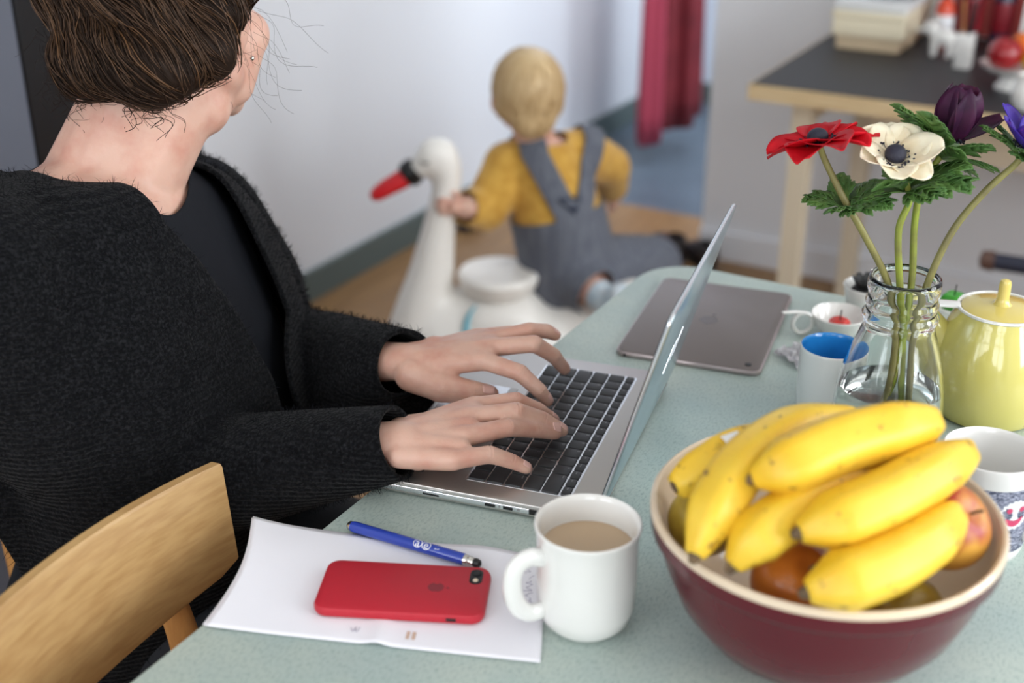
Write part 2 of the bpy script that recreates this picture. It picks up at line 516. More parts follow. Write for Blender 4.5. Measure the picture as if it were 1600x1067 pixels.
WC = room(-1.15, .985)
make_chair('beech chair the woman in black is sitting on', (-.495, 1.375, 0), math.radians(-25))

# ------------------------------------------------------------------ laptop (local: x from near to far side, y from hinge to front)
LW, LD, LT = .306, .219, .765
t = thing('laptop', 'open silver laptop with black keys under the typing hands', 'laptop', (.0735, .9762, TZ), 1.2431)
lap_t = t
zb = LT - TZ
base = mk('base', G().slab(rrect(0, LW, 0, LD, .010), .002, zb, .002), ALU, t)
for (x, y) in ((.03, .03), (LW - .03, .03), (.03, LD - .03), (LW - .03, LD - .03)):
    mk('rubber_foot', G().lathe([(0, 0), (.008, 0), (.008, .0025), (0, .0025)], 14, (x, y, 0)), BLACK, t)
mk('edge_trim', G().slab(rrect(-.0006, LW + .0006, -.0004, LD + .0006, .0105), .0045, .0105, .0015), ALUL, t)
# keys, row by row from the user's right (x small) to the left
U = .0170; X0 = .0246; RP = .0181
def row(widths, y, d, legs):
    x = X0
    for w, lg in zip(widths, legs):
        key(x, x + w * U, y, d, lg); x += w * U
kcache = {}
def key(x0, x1, y, d, lg):
    w = x1 - x0
    kk = (round(w, 5), round(d, 5))
    gp = .00085
    if kk not in kcache:
        o = mk('key', G().rbox(-w / 2 + gp, w / 2 - gp, -d / 2 + gp, d / 2 - gp, -.0005, .0016, .0016, .0005, 3), KEYM, t)
        kcache[kk] = o
    else:
        o = kcache[kk].copy(); COL.objects.link(o)
    o.location = ((x0 + x1) / 2, y, zb)
    o.parent = t
    if lg:
        if lg not in lcache: lcache[lg] = text_geo(lg, .0042 if len(lg) < 2 else .0026, .00005)
        g2 = lcache[lg]; c = G(); c.add(g2.v, g2.f)
        c.xf(Matrix.Translation((w / 2 - .0042, -d / 2 + .0042 if d > .012 else 0, .00166)) @ Matrix.Rotation(PI, 4, 'Z'))
        mk('legend', c, LEGEND, o, smooth=False)
lcache = {}
fy = .0347
row([15 / 17.0] * 17, fy, .0105, ['del', 'ins', 'end', 'home', 'f12', 'f11', 'f10', 'f9', 'f8', 'f7', 'f6', 'f5', 'f4', 'f3', 'f2', 'f1', 'esc'])
y1 = .0495
row([2] + [1] * 13, y1, RP, ['back'] + list('=-0987654321`'))
row([1.5] + [1] * 12 + [1.5], y1 + RP, RP, [''] + list('][POIUYTREWQ') + ['tab'])
row([1.25] + [1] * 12 + [1.75], y1 + 2 * RP, RP, ['enter'] + list("#';LKJHGFDSA".replace("'", ',')) + ['caps'])
row([2.75] + [1] * 11 + [1.25], y1 + 3 * RP, RP, ['shift'] + list('/.,MNBVCXZ<') + ['shift'])
row([1, 1, 1, 1, 1, 5.25, 1, 1, 1.25, 1.5], y1 + 4 * RP, RP, ['', '', '', 'ctrl', 'alt', '', 'alt', '', 'fn', 'ctrl'])
mk('keyboard_well', G().rbox(X0 - .0015, X0 + 15 * U + .0015, fy - .0068, y1 + 4.5 * RP + .0015, zb - .0004, zb + .00025, .002), ALUL, t)
mk('touchpad', G().rbox(.095, .215, .152, .213, zb, zb + .0004, .003), ALUL, t)
mk('touchpad_button', G().rbox(.095, .215, .1435, .151, zb, zb + .0005, .001), ALU, t)
for x, n_ in ((.034, 'sticker'), (.27, 'sticker')):
    mk(n_, G().rbox(x - .011, x + .011, .175, .197, zb, zb + .0003, .001), ALUL if x > .1 else KEYM, t)
# ports on the near side (x = 0)
def port(y0, y1_, z0, z1, n_='port', m=BLACK):
    o = mk(n_, G().box(-.0012, .004, y0, y1_, z0, z1), m, t, smooth=False); return o
port(.045, .061, .0055, .0105, 'video_port'); port(.077, .086, .006, .009, 'usb_port'); port(.094, .104, .006, .009, 'usb_port')
port(.150, .166, .0062, .0078, 'card_slot'); port(.146, .160, .0108, .0122, 'side_button', ALUL)
port(.070, .0725, .0066, .0086, 'port_symbol', LEGEND); port(.089, .0905, .0066, .0086, 'port_symbol', LEGEND)
mk('vent', G().box(.004, .007, .010, .022, zb - .001, zb + .0006), BLACK, t, smooth=False)
# lid
phi = 1.297
lv = Vector((0, -math.cos(phi), math.sin(phi))); ln = Vector((0, math.sin(phi), math.cos(phi)))
Lid = Matrix(((1, 0, 0, 0), (0, lv.y, ln.y, -.001), (0, lv.z, ln.z, zb + .002), (0, 0, 0, 1)))
def lid(g): return g.xf(Lid)
LH = .212
mk('lid', lid(G().slab(rrect(0, LW, 0, LH, .010), -.0045, 0, .0015)), LIDM, t)
mk('lid_edge', lid(G().slab(rrect(-.0005, LW + .0005, -.0005, LH + .0005, .0105), -.0036, -.0008, .0006)), ALUL, t)
mk('screen', lid(G().slab(rrect(.003, LW - .003, .004, LH - .003, .008), -.0002, .0006)), SCREEN, t)
g = G()
for s in (-1, 1):
    for q in (.0, .016):
        x = LW / 2 + s * .008 + (q - .008) * s
for i, x in enumerate((-.022, -.008, .008, .022)):
    a = G().box(-.0016, .0016, -.021 + (0 if i in (1,) else .006), .021 - (0 if i in (2,) else .006), -.0052, -.0044)
    a.xf(Matrix.Translation((LW / 2 + x, LH / 2, 0)) @ Matrix.Rotation(math.radians(-18), 4, 'Z'))
    g.add(a.v, a.f)
mk('logo', lid(g), ALUL, t, smooth=False, label='polished four-slash emblem')
for x in (.045, LW - .045):
    mk('hinge', G().tube([(x - .022, -.001, zb - .001), (x + .022, -.001, zb - .001)], .0042, 12), ALU, t)

# ------------------------------------------------------------------ tablet
t = thing('tablet', 'grey metal tablet lying face down behind the laptop', 'tablet', (.1187, 1.3397, TZ), -.3497)
mk('body', G().slab(rrect(0, .1695, 0, .240, .012), 0, .0064, .0022), TABLETE, t)
mk('back_plate', G().slab(rrect(.0018, .1677, .0018, .2382, .0105), .0062, .0068, .0004), TABLETM, t)
mk('headphone_jack', G().tube([(.0125, -.0006, .0032), (.0125, .004, .0032)], .0018, 12), BLACK, t)
mk('power_button', G().box(.142, .156, -.0007, .002, .0026, .0040), TABLETE, t, smooth=False)
mk('camera_lens', G().lathe([(0, .0066), (.004, .0066), (.004, .0074), (0, .0074)], 16, (.153, .016, 0)), BLACK, t)
g = G().slab([(.0848 + .011 * math.cos(a) * (1 - .12 * math.sin(a) ** 8), .122 + .012 * math.sin(a) - (.0022 if abs(math.cos(a)) < .2 else 0)) for a in [2 * PI * k / 28 for k in range(28)]], .0067, .00705)
g.slab([(.0848 + .001, .137), (.0848 + .005, .138), (.0848 + .005, .143), (.0848 + .0015, .141)][::-1], .0067, .00705)
mk('logo', g, mat('tablet_emblem', lin(112, 104, 102), .25, metal=.8), t, smooth=False, label='dark fruit-shaped emblem')

# ------------------------------------------------------------------ paper, pen and phone
def bil(u, v):
    a, b, c, d = Vector((-.248, .835)), Vector((.022, .791)), Vector((.031, .930)), Vector((-.236, .987))
    p = (a * (1 - u) + b * u) * (1 - v) + (d * (1 - u) + c * u) * v
    bow = .012 * math.sin(PI * v) * (1 - u) ** 2
    return p.x + bow * .8, p.y
def paper(name, dz, lift, label):
    def fn(u, v):
        x, y = bil(u, v)
        crease = .0028 * math.exp(-((u - .52) / .03) ** 2) * (1 - v) ** 2
        top = .004 * math.exp(-((u - .80) / .12) ** 2) * v ** 4
        z = TZ + dz + crease + top + lift * max(0, .30 - u) ** 2 * (0.25 + v) 
        return (x, y, z)
    o = mk(name, G().grid(fn, 60, 30), PAPER, solid=.0002, soff=0)
    return tag(o, label, 'paper')
paper('paper_sheet', .0008, .035, 'lower folded white sheet just showing at the corner by the chair').location = (-.0022, .0035, 0)
paper('paper_sheet', .0018, .06, 'creased white sheet of paper lying under the red phone')
g = G()
rr = random.Random(3)
def stroke(pts, r=.00028):
    g.tube(spline(pts, 4), r, 5)
def on_paper(u, v, h=.0023):
    x, y = bil(u, v); return Vector((x, y, TZ + h + .0028 * math.exp(-((u - .52) / .03) ** 2) * (1 - v) ** 2))
for cu, n_ in ((.945, 9), (.930, 0)):
    for k in range(n_):
        v = .86 - k * .058
        stroke([on_paper(cu + rr.uniform(-.018, .018), v - .012 * j + rr.uniform(-.004, .004)) for j in range(5)])
for k in range(3): stroke([on_paper(.90 + .008 * k, .74 - .03 * k), on_paper(.905 + .008 * k, .70 - .03 * k), on_paper(.90 + .01 * k, .69 - .03 * k)])
for k in range(2): stroke([on_paper(.43 + .012 * k, .12), on_paper(.438 + .012 * k, .09), on_paper(.445 + .012 * k, .13)])
sheets = [o for o in COL.objects if o.name.startswith('paper_sheet')]
mk('handwriting', g, INK, sheets[-1])
g = G()
for k in range(2):
    p = [on_paper(.60 + k * .018, .075, .0024), on_paper(.61 + k * .018, .075, .0024), on_paper(.61 + k * .018, .14, .0024), on_paper(.60 + k * .018, .14, .0024)]
    g.add(p, [(0, 1, 2, 3)])
mk('stain', g, STAIN, sheets[-1], smooth=False)

pa, pb = Vector((-.147, .975, TZ + .0066)), Vector((-.0285, .9115, TZ + .0095))
pd = (pb - pa); PL = pd.length; pd.normalize()
t = thing('stylus_pen', 'blue ballpoint pen with rubber stylus tip beside the red phone', 'pen', pa, rot=pd.to_track_quat('X', 'Z').to_euler())
mk('barrel', G().tube([(.003, 0, 0), (.006, 0, 0), (PL - .015, 0, 0), (PL - .014, 0, 0)], [.0046, .0052, .0052, .0050], 20), BLUEP, t)
mk('end_cap', G().tube([(-.001, 0, 0), (.0005, 0, 0), (.0035, 0, 0)], [.003, .0042, .0046], 16), CHROME, t)
mk('ferrule', G().tube([(PL - .0138, 0, 0), (PL - .011, 0, 0), (PL - .0108, 0, 0), (PL - .0085, 0, 0), (PL - .008, 0, 0), (PL - .0045, 0, 0)], [.0050, .0048, .0042, .0046, .0042, .0040], 16), CHROME, t)
mk('stylus_tip', G().tube([(PL - .0045, 0, 0), (PL - .002, 0, 0), (PL + .001, 0, 0), (PL + .002, 0, 0)], [.0038, .0042, .0032, .0015], 14), BLACK, t)
g = G()
for i, (ch, x) in enumerate((('a', PL * .555), ('e', PL * .620))):
    c = text_geo(ch, .0105, .0001); c.xf(Matrix.Translation((x, 0, 0)))
    g.add(c.v, c.f)
    ring = [(x + .0041 * math.cos(a), .0040 * math.sin(a), 0) for a in [2 * PI * k / 24 for k in range(25)]]
    g.tube(ring, .00035, 6)
c = text_geo('ae.nl', .0026, .0001); c.xf(Matrix.Translation((PL * .70, -.0005, 0))); g.add(c.v, c.f)
# wrap the print round the barrel, on the side that faces the camera
def wrap(p):
    a = p[1] / .0054 + math.radians(0)
    r = .00532 + p[2] * .3
    return (p[0], -math.sin(PI * .18) * 0 + r * math.sin(a - .45), r * math.cos(a - .45))
g.v = [wrap(p) for p in g.v]
mk('print', g, PRINTW, t, smooth=False, label='white round letters ae')

t = thing('smartphone', 'smartphone face down in a red silicone case on the paper', 'phone', (-.1633, .8468, TZ + .0026), -.0911)
PW, PH = .141, .0695
mk('case', G().slab(rrect(0, PW, 0, PH, .012, 8), 0, .0098, .0032), REDSIL, t)
mk('camera_opening', G().slab(rrect(PW - .0175, PW - .0065, PH - .0265, PH - .0060, .0052), .0092, .0103, .0003), BLACK, t)
mk('camera_lens', G().lathe([(0, .0100), (.0042, .0100), (.0042, .0109), (.0032, .0109), (.003, .0106), (0, .0106)], 20, (PW - .012, PH - .0115, 0)), SCREEN, t)
mk('flash', G().lathe([(0, .0101), (.0024, .0101), (.0022, .0106), (0, .0106)], 14, (PW - .012, PH - .0215, 0)), BOWLC, t)
mk('mute_slot', G().rbox(PW - .031, PW - .022, -.0004, .003, .0036, .0066, .0012), BLACK, t)
lx, ly = PW * .69, PH * .52
ap = [(lx + .0068 * math.cos(a), ly + .0062 * math.sin(a) * (1 - .12 * (abs(math.cos(a)) < .3))) for a in [2 * PI * k / 26 for k in range(26)]]
ap = [(x, y) if not ((x - lx) ** 2 + (y - ly - .0075) ** 2 < .0026 ** 2) else (x, y - .0012) for x, y in ap]
g = G().slab(ap, .0094, .00992); g.slab([(lx + .0085, ly - .001), (lx + .0115, ly - .0015), (lx + .011, ly + .001), (lx + .009, ly + .001)], .0094, .00992)
mk('logo', g, REDDK, t, smooth=False, label='darker red fruit-shaped emblem')

# ------------------------------------------------------------------ mugs
def mug(t, prof_out, prof_in, m_out, m_in, handle, hr=.005, n=56):
    mk('outer_wall', G().lathe(prof_out, n), m_out, t)
    mk('inner_wall', G().lathe(prof_in, n), m_in, t)
    if handle: mk('handle', G().tube(spline(handle, 6), hr, 14, flat=1.35), m_out, t)
t = thing('coffee_mug', 'white mug of milky coffee standing between paper and red bowl', 'mug', (.0595, .8435, TZ), math.radians(205))
mug(t, [(0, .001), (.026, 0), (.0285, .0015), (.036, .010), (.0395, .022), (.0405, .05), (.0405, .080), (.0418, .092), (.0425, .0945), (.0422, .0960), (.0412, .0966)],
    [(.0412, .0966), (.0398, .0955), (.0385, .092), (.0372, .080), (.0370, .03), (.030, .012), (0, .008)], WHITEC, WHITEC,
    [(.0385, 0, .074), (.052, 0, .078), (.063, 0, .071), (.0655, 0, .054), (.061, 0, .036), (.051, 0, .026), (.039, 0, .025)], .0058)
mk('coffee', G().lathe([(0, .073), (.0365, .073), (.0372, .0735)], 48), COFFEE, t)
t = thing('blue_mug', 'white mug with bright blue inside, left of the flower bottle', 'mug', (.337, 1.213, TZ), math.radians(60))
BLUEG = mat('blue_glaze', lin(44, 140, 214), .15, coat=.4)
mug(t, [(0, .001), (.030, 0), (.032, .002), (.0335, .02), (.0335, .070), (.0332, .0725), (.0325, .0735)], [(.0325, .0735), (.0315, .0725), (.0308, .068), (.0305, .01), (.028, .005), (0, .005)], WHITEC, BLUEG,
    [(.0325, 0, .060), (.045, 0, .062), (.051, 0, .045), (.046, 0, .026), (.033, 0, .020)], .0045)
t = thing('patterned_mug', 'white mug with a smiling face print beside the bowl, half out of frame', 'mug', (.414, .957, TZ), math.radians(-40))
mug(t, [(0, .001), (.034, 0), (.0365, .002), (.0385, .01), (.0410, .085), (.0416, .093), (.0412, .0958), (.0400, .0965)], [(.0400, .0965), (.0385, .095), (.0378, .09), (.0355, .012), (.033, .006), (0, .006)], WHITEC, WHITEC,
    [(.0395, 0, .075), (.056, 0, .078), (.064, 0, .055), (.056, 0, .030), (.039, 0, .026)], .0052)
def scrib(nt, N, L, b, src):
    n = N.new('ShaderNodeTexNoise'); n.inputs['Scale'].default_value = 260; n.inputs['Detail'].default_value = 4; n.inputs['Distortion'].default_value = 2.5
    mp = N.new('ShaderNodeMapping'); mp.inputs['Scale'].default_value = (.5, .5, 1.4)
    L.new(src, mp.inputs[0]); L.new(mp.outputs[0], n.inputs['Vector'])
    r = N.new('ShaderNodeValToRGB'); r.color_ramp.elements[0].position = .40; r.color_ramp.elements[0].color = lin(70, 74, 96)
    r.color_ramp.elements[1].position = .62; r.color_ramp.elements[1].color = lin(180, 182, 202)
    L.new(n.outputs['Fac'], r.inputs[0]); L.new(r.outputs[0], b.inputs['Base Color'])
SCRIB = mat('pencil_scribble', lin(120, 122, 140), .25, build=scrib)
PINK = mat('pink_print', lin(214, 70, 110), .3)
def rad_m(z): return .0385 + (.0410 - .0385) * (z - .01) / .075 + .0003
mk('printed_band', G().lathe([(rad_m(.014) - .0008, .0138), (rad_m(.014), .014), (rad_m(.078), .078), (rad_m(.078) - .0008, .0782)], 64), SCRIB, t)
def on_mug(a, z, r=.0006):
    R_ = rad_m(z) + r; return (R_ * math.cos(a), R_ * math.sin(a), z)
FA = math.radians(-72) - math.radians(-40)          # the face looks towards the camera side
def patch(outline, r):                              # outline in (arc mm, z)
    c = G(); ctr = (sum(p[0] for p in outline) / len(outline), sum(p[1] for p in outline) / len(outline))
    V = [on_mug(FA + ctr[0] / .040, ctr[1], r)] + [on_mug(FA + x / .040, z, r) for x, z in outline]
    c.add(V, [(0, i + 1, (i + 1) % len(outline) + 1) for i in range(len(outline))]); return c
def circ(cx, cz, r, n=20, wob=0, k=12): return [(cx + (r + wob * math.cos(k * a)) * math.cos(a), cz + (r + wob * math.cos(k * a)) * math.sin(a)) for a in [2 * PI * i / n for i in range(n)]]
fc = mk('face_print', patch(circ(0, .054, .0145, 72, .0008, 18), .0003), PRINTW, t, smooth=False, label='white scalloped smiling face')
mk('eye_print', patch(circ(-.006, .0590, .0026), .0006), PINK, fc, smooth=False); mk('eye_print', patch(circ(.006, .0590, .0026), .0006), PINK, fc, smooth=False)
mo = [(.0085 * math.cos(a), .0515 + .009 * math.sin(a)) for a in [PI + PI * i / 14 for i in range(15)]] + [(.004, .0495), (0, .0485), (-.004, .0495)]
mk('mouth_print', patch(mo, .0006), PINK, fc, smooth=False)
# ------------------------------------------------------------------ fruit bowl
BC = Vector((.238, .825, TZ))
t = thing('fruit_bowl', 'large oxblood red bowl with cream inside holding the bananas', 'bowl', BC)
mk('outer_wall', G().lathe([(0, .002), (.060, .002), (.062, 0), (.066, 0), (.070, .006), (.090, .020), (.108, .045), (.120, .075), (.1255, .098), (.1265, .1005), (.1295, .1015), (.1318, .105), (.1325, .117)], 80), BOWLR, t)
mk('inner_wall', G().lathe([(.1325, .117), (.1322, .1205), (.1300, .1225), (.1275, .1215), (.1255, .115), (.122, .098), (.114, .072), (.100, .044), (.078, .022), (.05, .012), (0, .010)], 80), BOWLC, t)

BANB = lin(158, 128, 22)
def banana_build(nt, N, L, b, src):
    a = N.new('ShaderNodeTexNoise'); a.inputs['Scale'].default_value = 16; a.inputs['Detail'].default_value = 3
    L.new(src, a.inputs['Vector'])
    r = N.new('ShaderNodeValToRGB'); r.color_ramp.elements[0].position = .35; r.color_ramp.elements[0].color = lin(232, 184, 36)
    r.color_ramp.elements[1].position = .68; r.color_ramp.elements[1].color = lin(242, 206, 70)
    L.new(a.outputs['Fac'], r.inputs[0])
    n = N.new('ShaderNodeTexNoise'); n.inputs['Scale'].default_value = 90; n.inputs['Detail'].default_value = 5; n.inputs['Roughness'].default_value = .65
    L.new(src, n.inputs['Vector'])
    r2 = N.new('ShaderNodeValToRGB'); r2.color_ramp.elements[0].position = .31; r2.color_ramp.elements[0].color = (1, 1, 1, 1)
    r2.color_ramp.elements[1].position = .39; r2.color_ramp.elements[1].color = (0, 0, 0, 1)
    L.new(n.outputs['Fac'], r2.inputs[0])
    mx = N.new('ShaderNodeMix'); mx.data_type = 'RGBA'; mx.inputs[7].default_value = lin(130, 88, 30)
    L.new(r2.outputs[0], mx.inputs[0]); L.new(r.outputs[0], mx.inputs[6]); L.new(mx.outputs[2], b.inputs['Base Color'])
BAN = mat('banana_skin', lin(228, 178, 34), .42, sub=.1, build=banana_build)
BANG = mat('banana_green_end', lin(186, 178, 40), .45, var=(20, lin(214, 180, 40), .4, .6))
BANT = mat('banana_tip', lin(74, 58, 44), .8, var=(120, lin(120, 96, 66), .4, .65))
def banana(pts, r, label, stem=0, green=False, stem_len=.016):
    """pts from blossom tip to stalk; pentagonal section that rounds off towards both ends"""
    P = spline(pts, 7); n = len(P)
    base = Vector(pts[len(pts) // 2])
    t = thing('banana', label, 'banana', P[n // 2], group='bananas in the red bowl')
    s = [i / (n - 1) for i in range(n)]
    rad = [r * (min(1, .30 + 2.8 * x) ** .8 if x < .25 else 1.0) * (1 if x < .72 else 1 - .42 * ((x - .72) / .28) ** 1.6) for x in s]
    m = 20
    prof = [1 + .075 * math.cos(5 * (2 * PI * k / m)) for k in range(m)]
    mk('peel', G().tube(P, rad, m, prof=prof), BANG if green else BAN, t, world=True, angle=180)
    d = (P[0] - P[1]).normalized()
    mk('blossom_tip', G().tube([P[0] - d * .001, P[0] + d * .0035, P[0] + d * .0065], [rad[0] * .80, rad[0] * .52, rad[0] * .40], 12), BANT, t, world=True)
    d = (P[-1] - P[-2]).normalized()
    if stem == 1: mk('stalk', G().tube([P[-1] - d * .004, P[-1] + d * .004, P[-1] + d * stem_len], [rad[-1] * .98, rad[-1] * .72, rad[-1] * .6], 12), BANG, t, world=True); e = P[-1] + d * stem_len
    else: e = P[-1]
    mk('stalk_end', G().tube([e - d * .001, e + d * .002], [rad[-1] * .55, rad[-1] * .5], 12), BANT, t, world=True)
    return t
b1 = banana([(0.226,0.886,0.898), (0.173,0.858,0.902), (0.148,0.842,0.896), (0.124,0.829,0.888)], .0175, 'greenish-ended banana lying at the left rim with a sticker', green=False)
banana([(0.128,0.745,0.884), (0.143,0.768,0.904), (0.170,0.806,0.920), (0.214,0.846,0.926), (0.263,0.876,0.920)], .0195, 'long curved banana sweeping along the left of the pile')
banana([(0.172,0.778,0.926), (0.194,0.775,0.938), (0.232,0.792,0.946), (0.273,0.810,0.947), (0.310,0.830,0.942)], .0215, 'topmost banana lying across the pile in front of the glass bottle')
banana([(0.154,0.738,0.880), (0.171,0.747,0.896), (0.202,0.768,0.906), (0.244,0.795,0.912), (0.289,0.824,0.910)], .0195, 'banana half hidden under the topmost one, pointing at the near rim')
banana([(0.196,0.731,0.912), (0.222,0.737,0.918), (0.262,0.756,0.924), (0.303,0.790,0.924), (0.338,0.830,0.916)], .0205, 'banana whose brown stalk end points right above the patterned mug')
banana([(0.198,0.702,0.884), (0.222,0.706,0.890), (0.257,0.721,0.894), (0.287,0.745,0.896), (0.315,0.779,0.894)], .0215, 'lowest banana with dark tip resting on the front of the bowl')
bp_ = b1.matrix_basis
g = G()
C0 = Vector((.166, .8535, .9012)); ax = Vector((.80, .42, .05)).normalized(); up = Vector((-.15, -.65, .75)).normalized(); up = (up - ax * up.dot(ax)).normalized(); sd = ax.cross(up)
def cylp(u, v, r): a = v / .0175; return C0 + ax * u + (up * math.cos(a) + sd * math.sin(a)) * (.0175 * 1.05 + r)
g.grid(lambda i, j: cylp((i - .5) * .016, (j - .5) * .020, .0006), 6, 8)
st = mk('sticker', g, PRINTW, b1, world=True)
g = G().grid(lambda i, j: cylp((i - .5) * .014, (j - .5) * .008, .0010), 6, 8)
mk('sticker_print', g, BLACK, st)
def fruit(name, c, r, m, label, tilt=(0, 0, 0), sq=.93):
    t = thing(name, label, name.split('_')[-1], c, rot=tilt)
    pr = []
    for i in range(19):
        a = PI * i / 18
        rr_ = r * math.sin(a) * (1 + .06 * math.cos(a)); zz = sq * r * math.cos(a) - .16 * r * math.exp(-(math.sin(a) / .28) ** 2) * (1 if math.cos(a) > 0 else -.7)
        pr.append((max(rr_, 0) if 0 < i < 18 else 0, zz))
    mk('flesh', G().lathe(pr, 32), m, t, angle=180)
    mk('stem', G().tube([(0, 0, sq * r * .80), (.001, 0, sq * r * 1.0), (.003, 0, sq * r * 1.12)], .0013, 8), BANT, t)
APR = mat('apple_red_gold', lin(160, 44, 36), .4, var=(16, lin(212, 158, 66), .44, .56))
APO = mat('mango_orange', lin(206, 120, 40), .35, coat=.2, var=(20, lin(160, 76, 30), .42, .66))
APG = mat('apple_green', lin(186, 160, 60), .35, coat=.2, var=(24, lin(150, 120, 40), .4, .66))
fruit('apple', (.206, .770, .842), .033, APO, 'orange-brown apple wedged under the bananas at the front rim', (.5, .3, 0))
fruit('apple', (.3215, .802, .870), .0335, APR, 'red and yellow apple at the right rim of the bowl', (.6, .5, .2))
fruit('apple', (.150, .840, .850), .029, APG, 'shaded greenish apple below the left banana', (.3, -.4, 0))
fruit('apple', (.288, .775, .815), .032, APG, 'dim yellow-green apple deep in the bowl', (-.3, .4, 0))

# ------------------------------------------------------------------ bottle of anemones
def GLS(name, tint, ior): 
    m = mat(name, tint, 0.0, trans=1.0, ior=ior, spec=.5); return m
GLASS = GLS('clear_glass', (.97, .985, .975, 1), 1.45)
WATER = GLS('water', (.96, .98, .97, 1), 1.33)
VC = Vector((.376, 1.132, TZ))
t = thing('glass_bottle', 'clear glass milk bottle with water and anemone stems', 'vase', VC)
out = [(0, .003), (.036, .0), (.046, .002), (.0515, .010), (.0535, .03), (.0535, .050), (.052, .068), (.0475, .090), (.040, .115), (.0345, .132), (.0335, .139), (.0360, .142), (.0365, .146), (.0340, .149), (.0330, .154), (.0345, .157), (.0345, .160), (.0328, .163), (.0328, .168), (.0342, .172), (.0345, .179), (.0335, .1845), (.0318, .1855)]
inn = [(.0318, .1855), (.0300, .184), (.0295, .178), (.0295, .150), (.0305, .132), (.0365, .113), (.0442, .089), (.0488, .067), (.0503, .050), (.0503, .03), (.0485, .012), (.044, .008), (0, .009)]
mk('glass_wall', G().lathe(out + inn[1:], 72), GLASS, t, angle=60)
mk('water', G().lathe([(0, .0092), (.0438, .0082), (.0484, .0122), (.0502, .03), (.0502, .050), (.0487, .067), (.0486, .0680), (.0470, .0672), (0, .0670)], 64), WATER, t, angle=60)

STEM = mat('stem_green', lin(146, 160, 54), .45, sub=.1, var=(30, lin(120, 118, 62), .4, .7))
STEMB = mat('stem_olive', lin(120, 112, 70), .5, var=(30, lin(146, 140, 76), .4, .7))
LEAF = mat('leaf_green', lin(74, 112, 54), .5, var=(60, lin(92, 126, 60), .4, .65), bump=(90, .3, .002))
PETR = mat('petal_red', lin(200, 12, 30), .6, spec=.2, sub=.1, var=(40, lin(172, 6, 26), .4, .66), bump=(60, .3, .002))
PETW = mat('petal_cream', lin(238, 224, 198), .55, sub=.15, var=(40, lin(224, 200, 164), .45, .7), bump=(60, .3, .002))
PETP = mat('petal_aubergine', lin(64, 20, 54), .55, spec=.25, sub=.05, var=(50, lin(42, 14, 42), .4, .66), bump=(60, .3, .002))
PETB = mat('petal_violet', lin(72, 50, 160), .5, sub=.1, var=(40, lin(52, 34, 126), .4, .66), spec=.25, bump=(60, .3, .002))
CENT = mat('anemone_heart', lin(30, 30, 48), .6, bump=(900, .6, .001))
def frame_from(n, hint=(1, 0, 0)):
    n = Vector(n).normalized(); x = Vector(hint); x = (x - n * x.dot(n)).normalized(); y = n.cross(x)
    return Matrix((x, y, n)).transposed()
def petal(g, C, R, ang, L, Wd, lift, curl, base_r=.004, wave=.0, tipw=1.0, rnd=None):
    """one petal: rises by 'lift' (radians), bends by 'curl' along its length"""
    ph = rnd.uniform(0, 6) if rnd else 0
    def fn(u, v):
        s = u * L; el = lift + curl * u
        n_ = 8
        x = base_r; z = 0
        for k in range(n_):
            e = lift + curl * (u * (k + .5) / n_); x += math.cos(e) * s / n_; z += math.sin(e) * s / n_
        w = Wd * (math.sin(PI * min(1, (.12 + .80 * u ** .9))) ** .65) * (1 - .12 * u) * tipw
        y = (v - .5) * w
        z += .18 * w * (2 * abs(v - .5)) ** 2 + wave * math.sin(7 * v + 5 * u + ph) * u
        x -= .06 * L * (2 * abs(v - .5)) ** 2 * u
        p = Vector((x * math.cos(ang) - y * math.sin(ang), x * math.sin(ang) + y * math.cos(ang), z))
        return C + R @ p
    g.grid(fn, 10, 8)
def leaf_collar(t, C, axis, n, size, rnd, droop=.5):
    """ferny, deeply cut leaves round the stem"""
    R = frame_from(axis)
    for i in range(n):
        a = 2 * PI * i / n + rnd.uniform(-.3, .3)
        g = G()
        sz = size * rnd.uniform(.8, 1.2); lift = rnd.uniform(.1, .9)
        d = R @ Vector((math.cos(a) * math.cos(lift), math.sin(a) * math.cos(lift), math.sin(lift))); side = R @ Vector((-math.sin(a), math.cos(a), 0)); nn = d.cross(side).normalized()
        def blade(p0, dr, L, W):
            dr = dr.normalized(); sd = nn.cross(dr).normalized()
            def fn(u, v):
                w = W * (math.sin(PI * (.08 + .9 * u)) ** .8); q = (v - .5)
                return p0 + dr * L * u + sd * w * q - nn * (droop * L * .5 * u * u) + nn * (abs(q) * w * .5)
            g.grid(fn, 6, 2)
        blade(C, d, sz, sz * .30)
        for s in (.30, .48, .66, .82):
            for sg in (-1, 1):
                p0 = C + d * sz * s - nn * (droop * sz * .5 * s * s)
                dr = d + side * sg * rnd.uniform(.6, 1.1)
                LL = sz * .48 * (1.15 - s) + sz * .12
                blade(p0, dr, LL, sz * .23)
                blade(p0 + dr.normalized() * LL * .4, dr + side * sg * .9, LL * .5, sz * .11)
                blade(p0 + dr.normalized() * LL * .45, dr - side * sg * .7, LL * .5, sz * .11)
        mk('leaf', g, LEAF, t, world=True, fix=False, angle=180, solid=.0004)
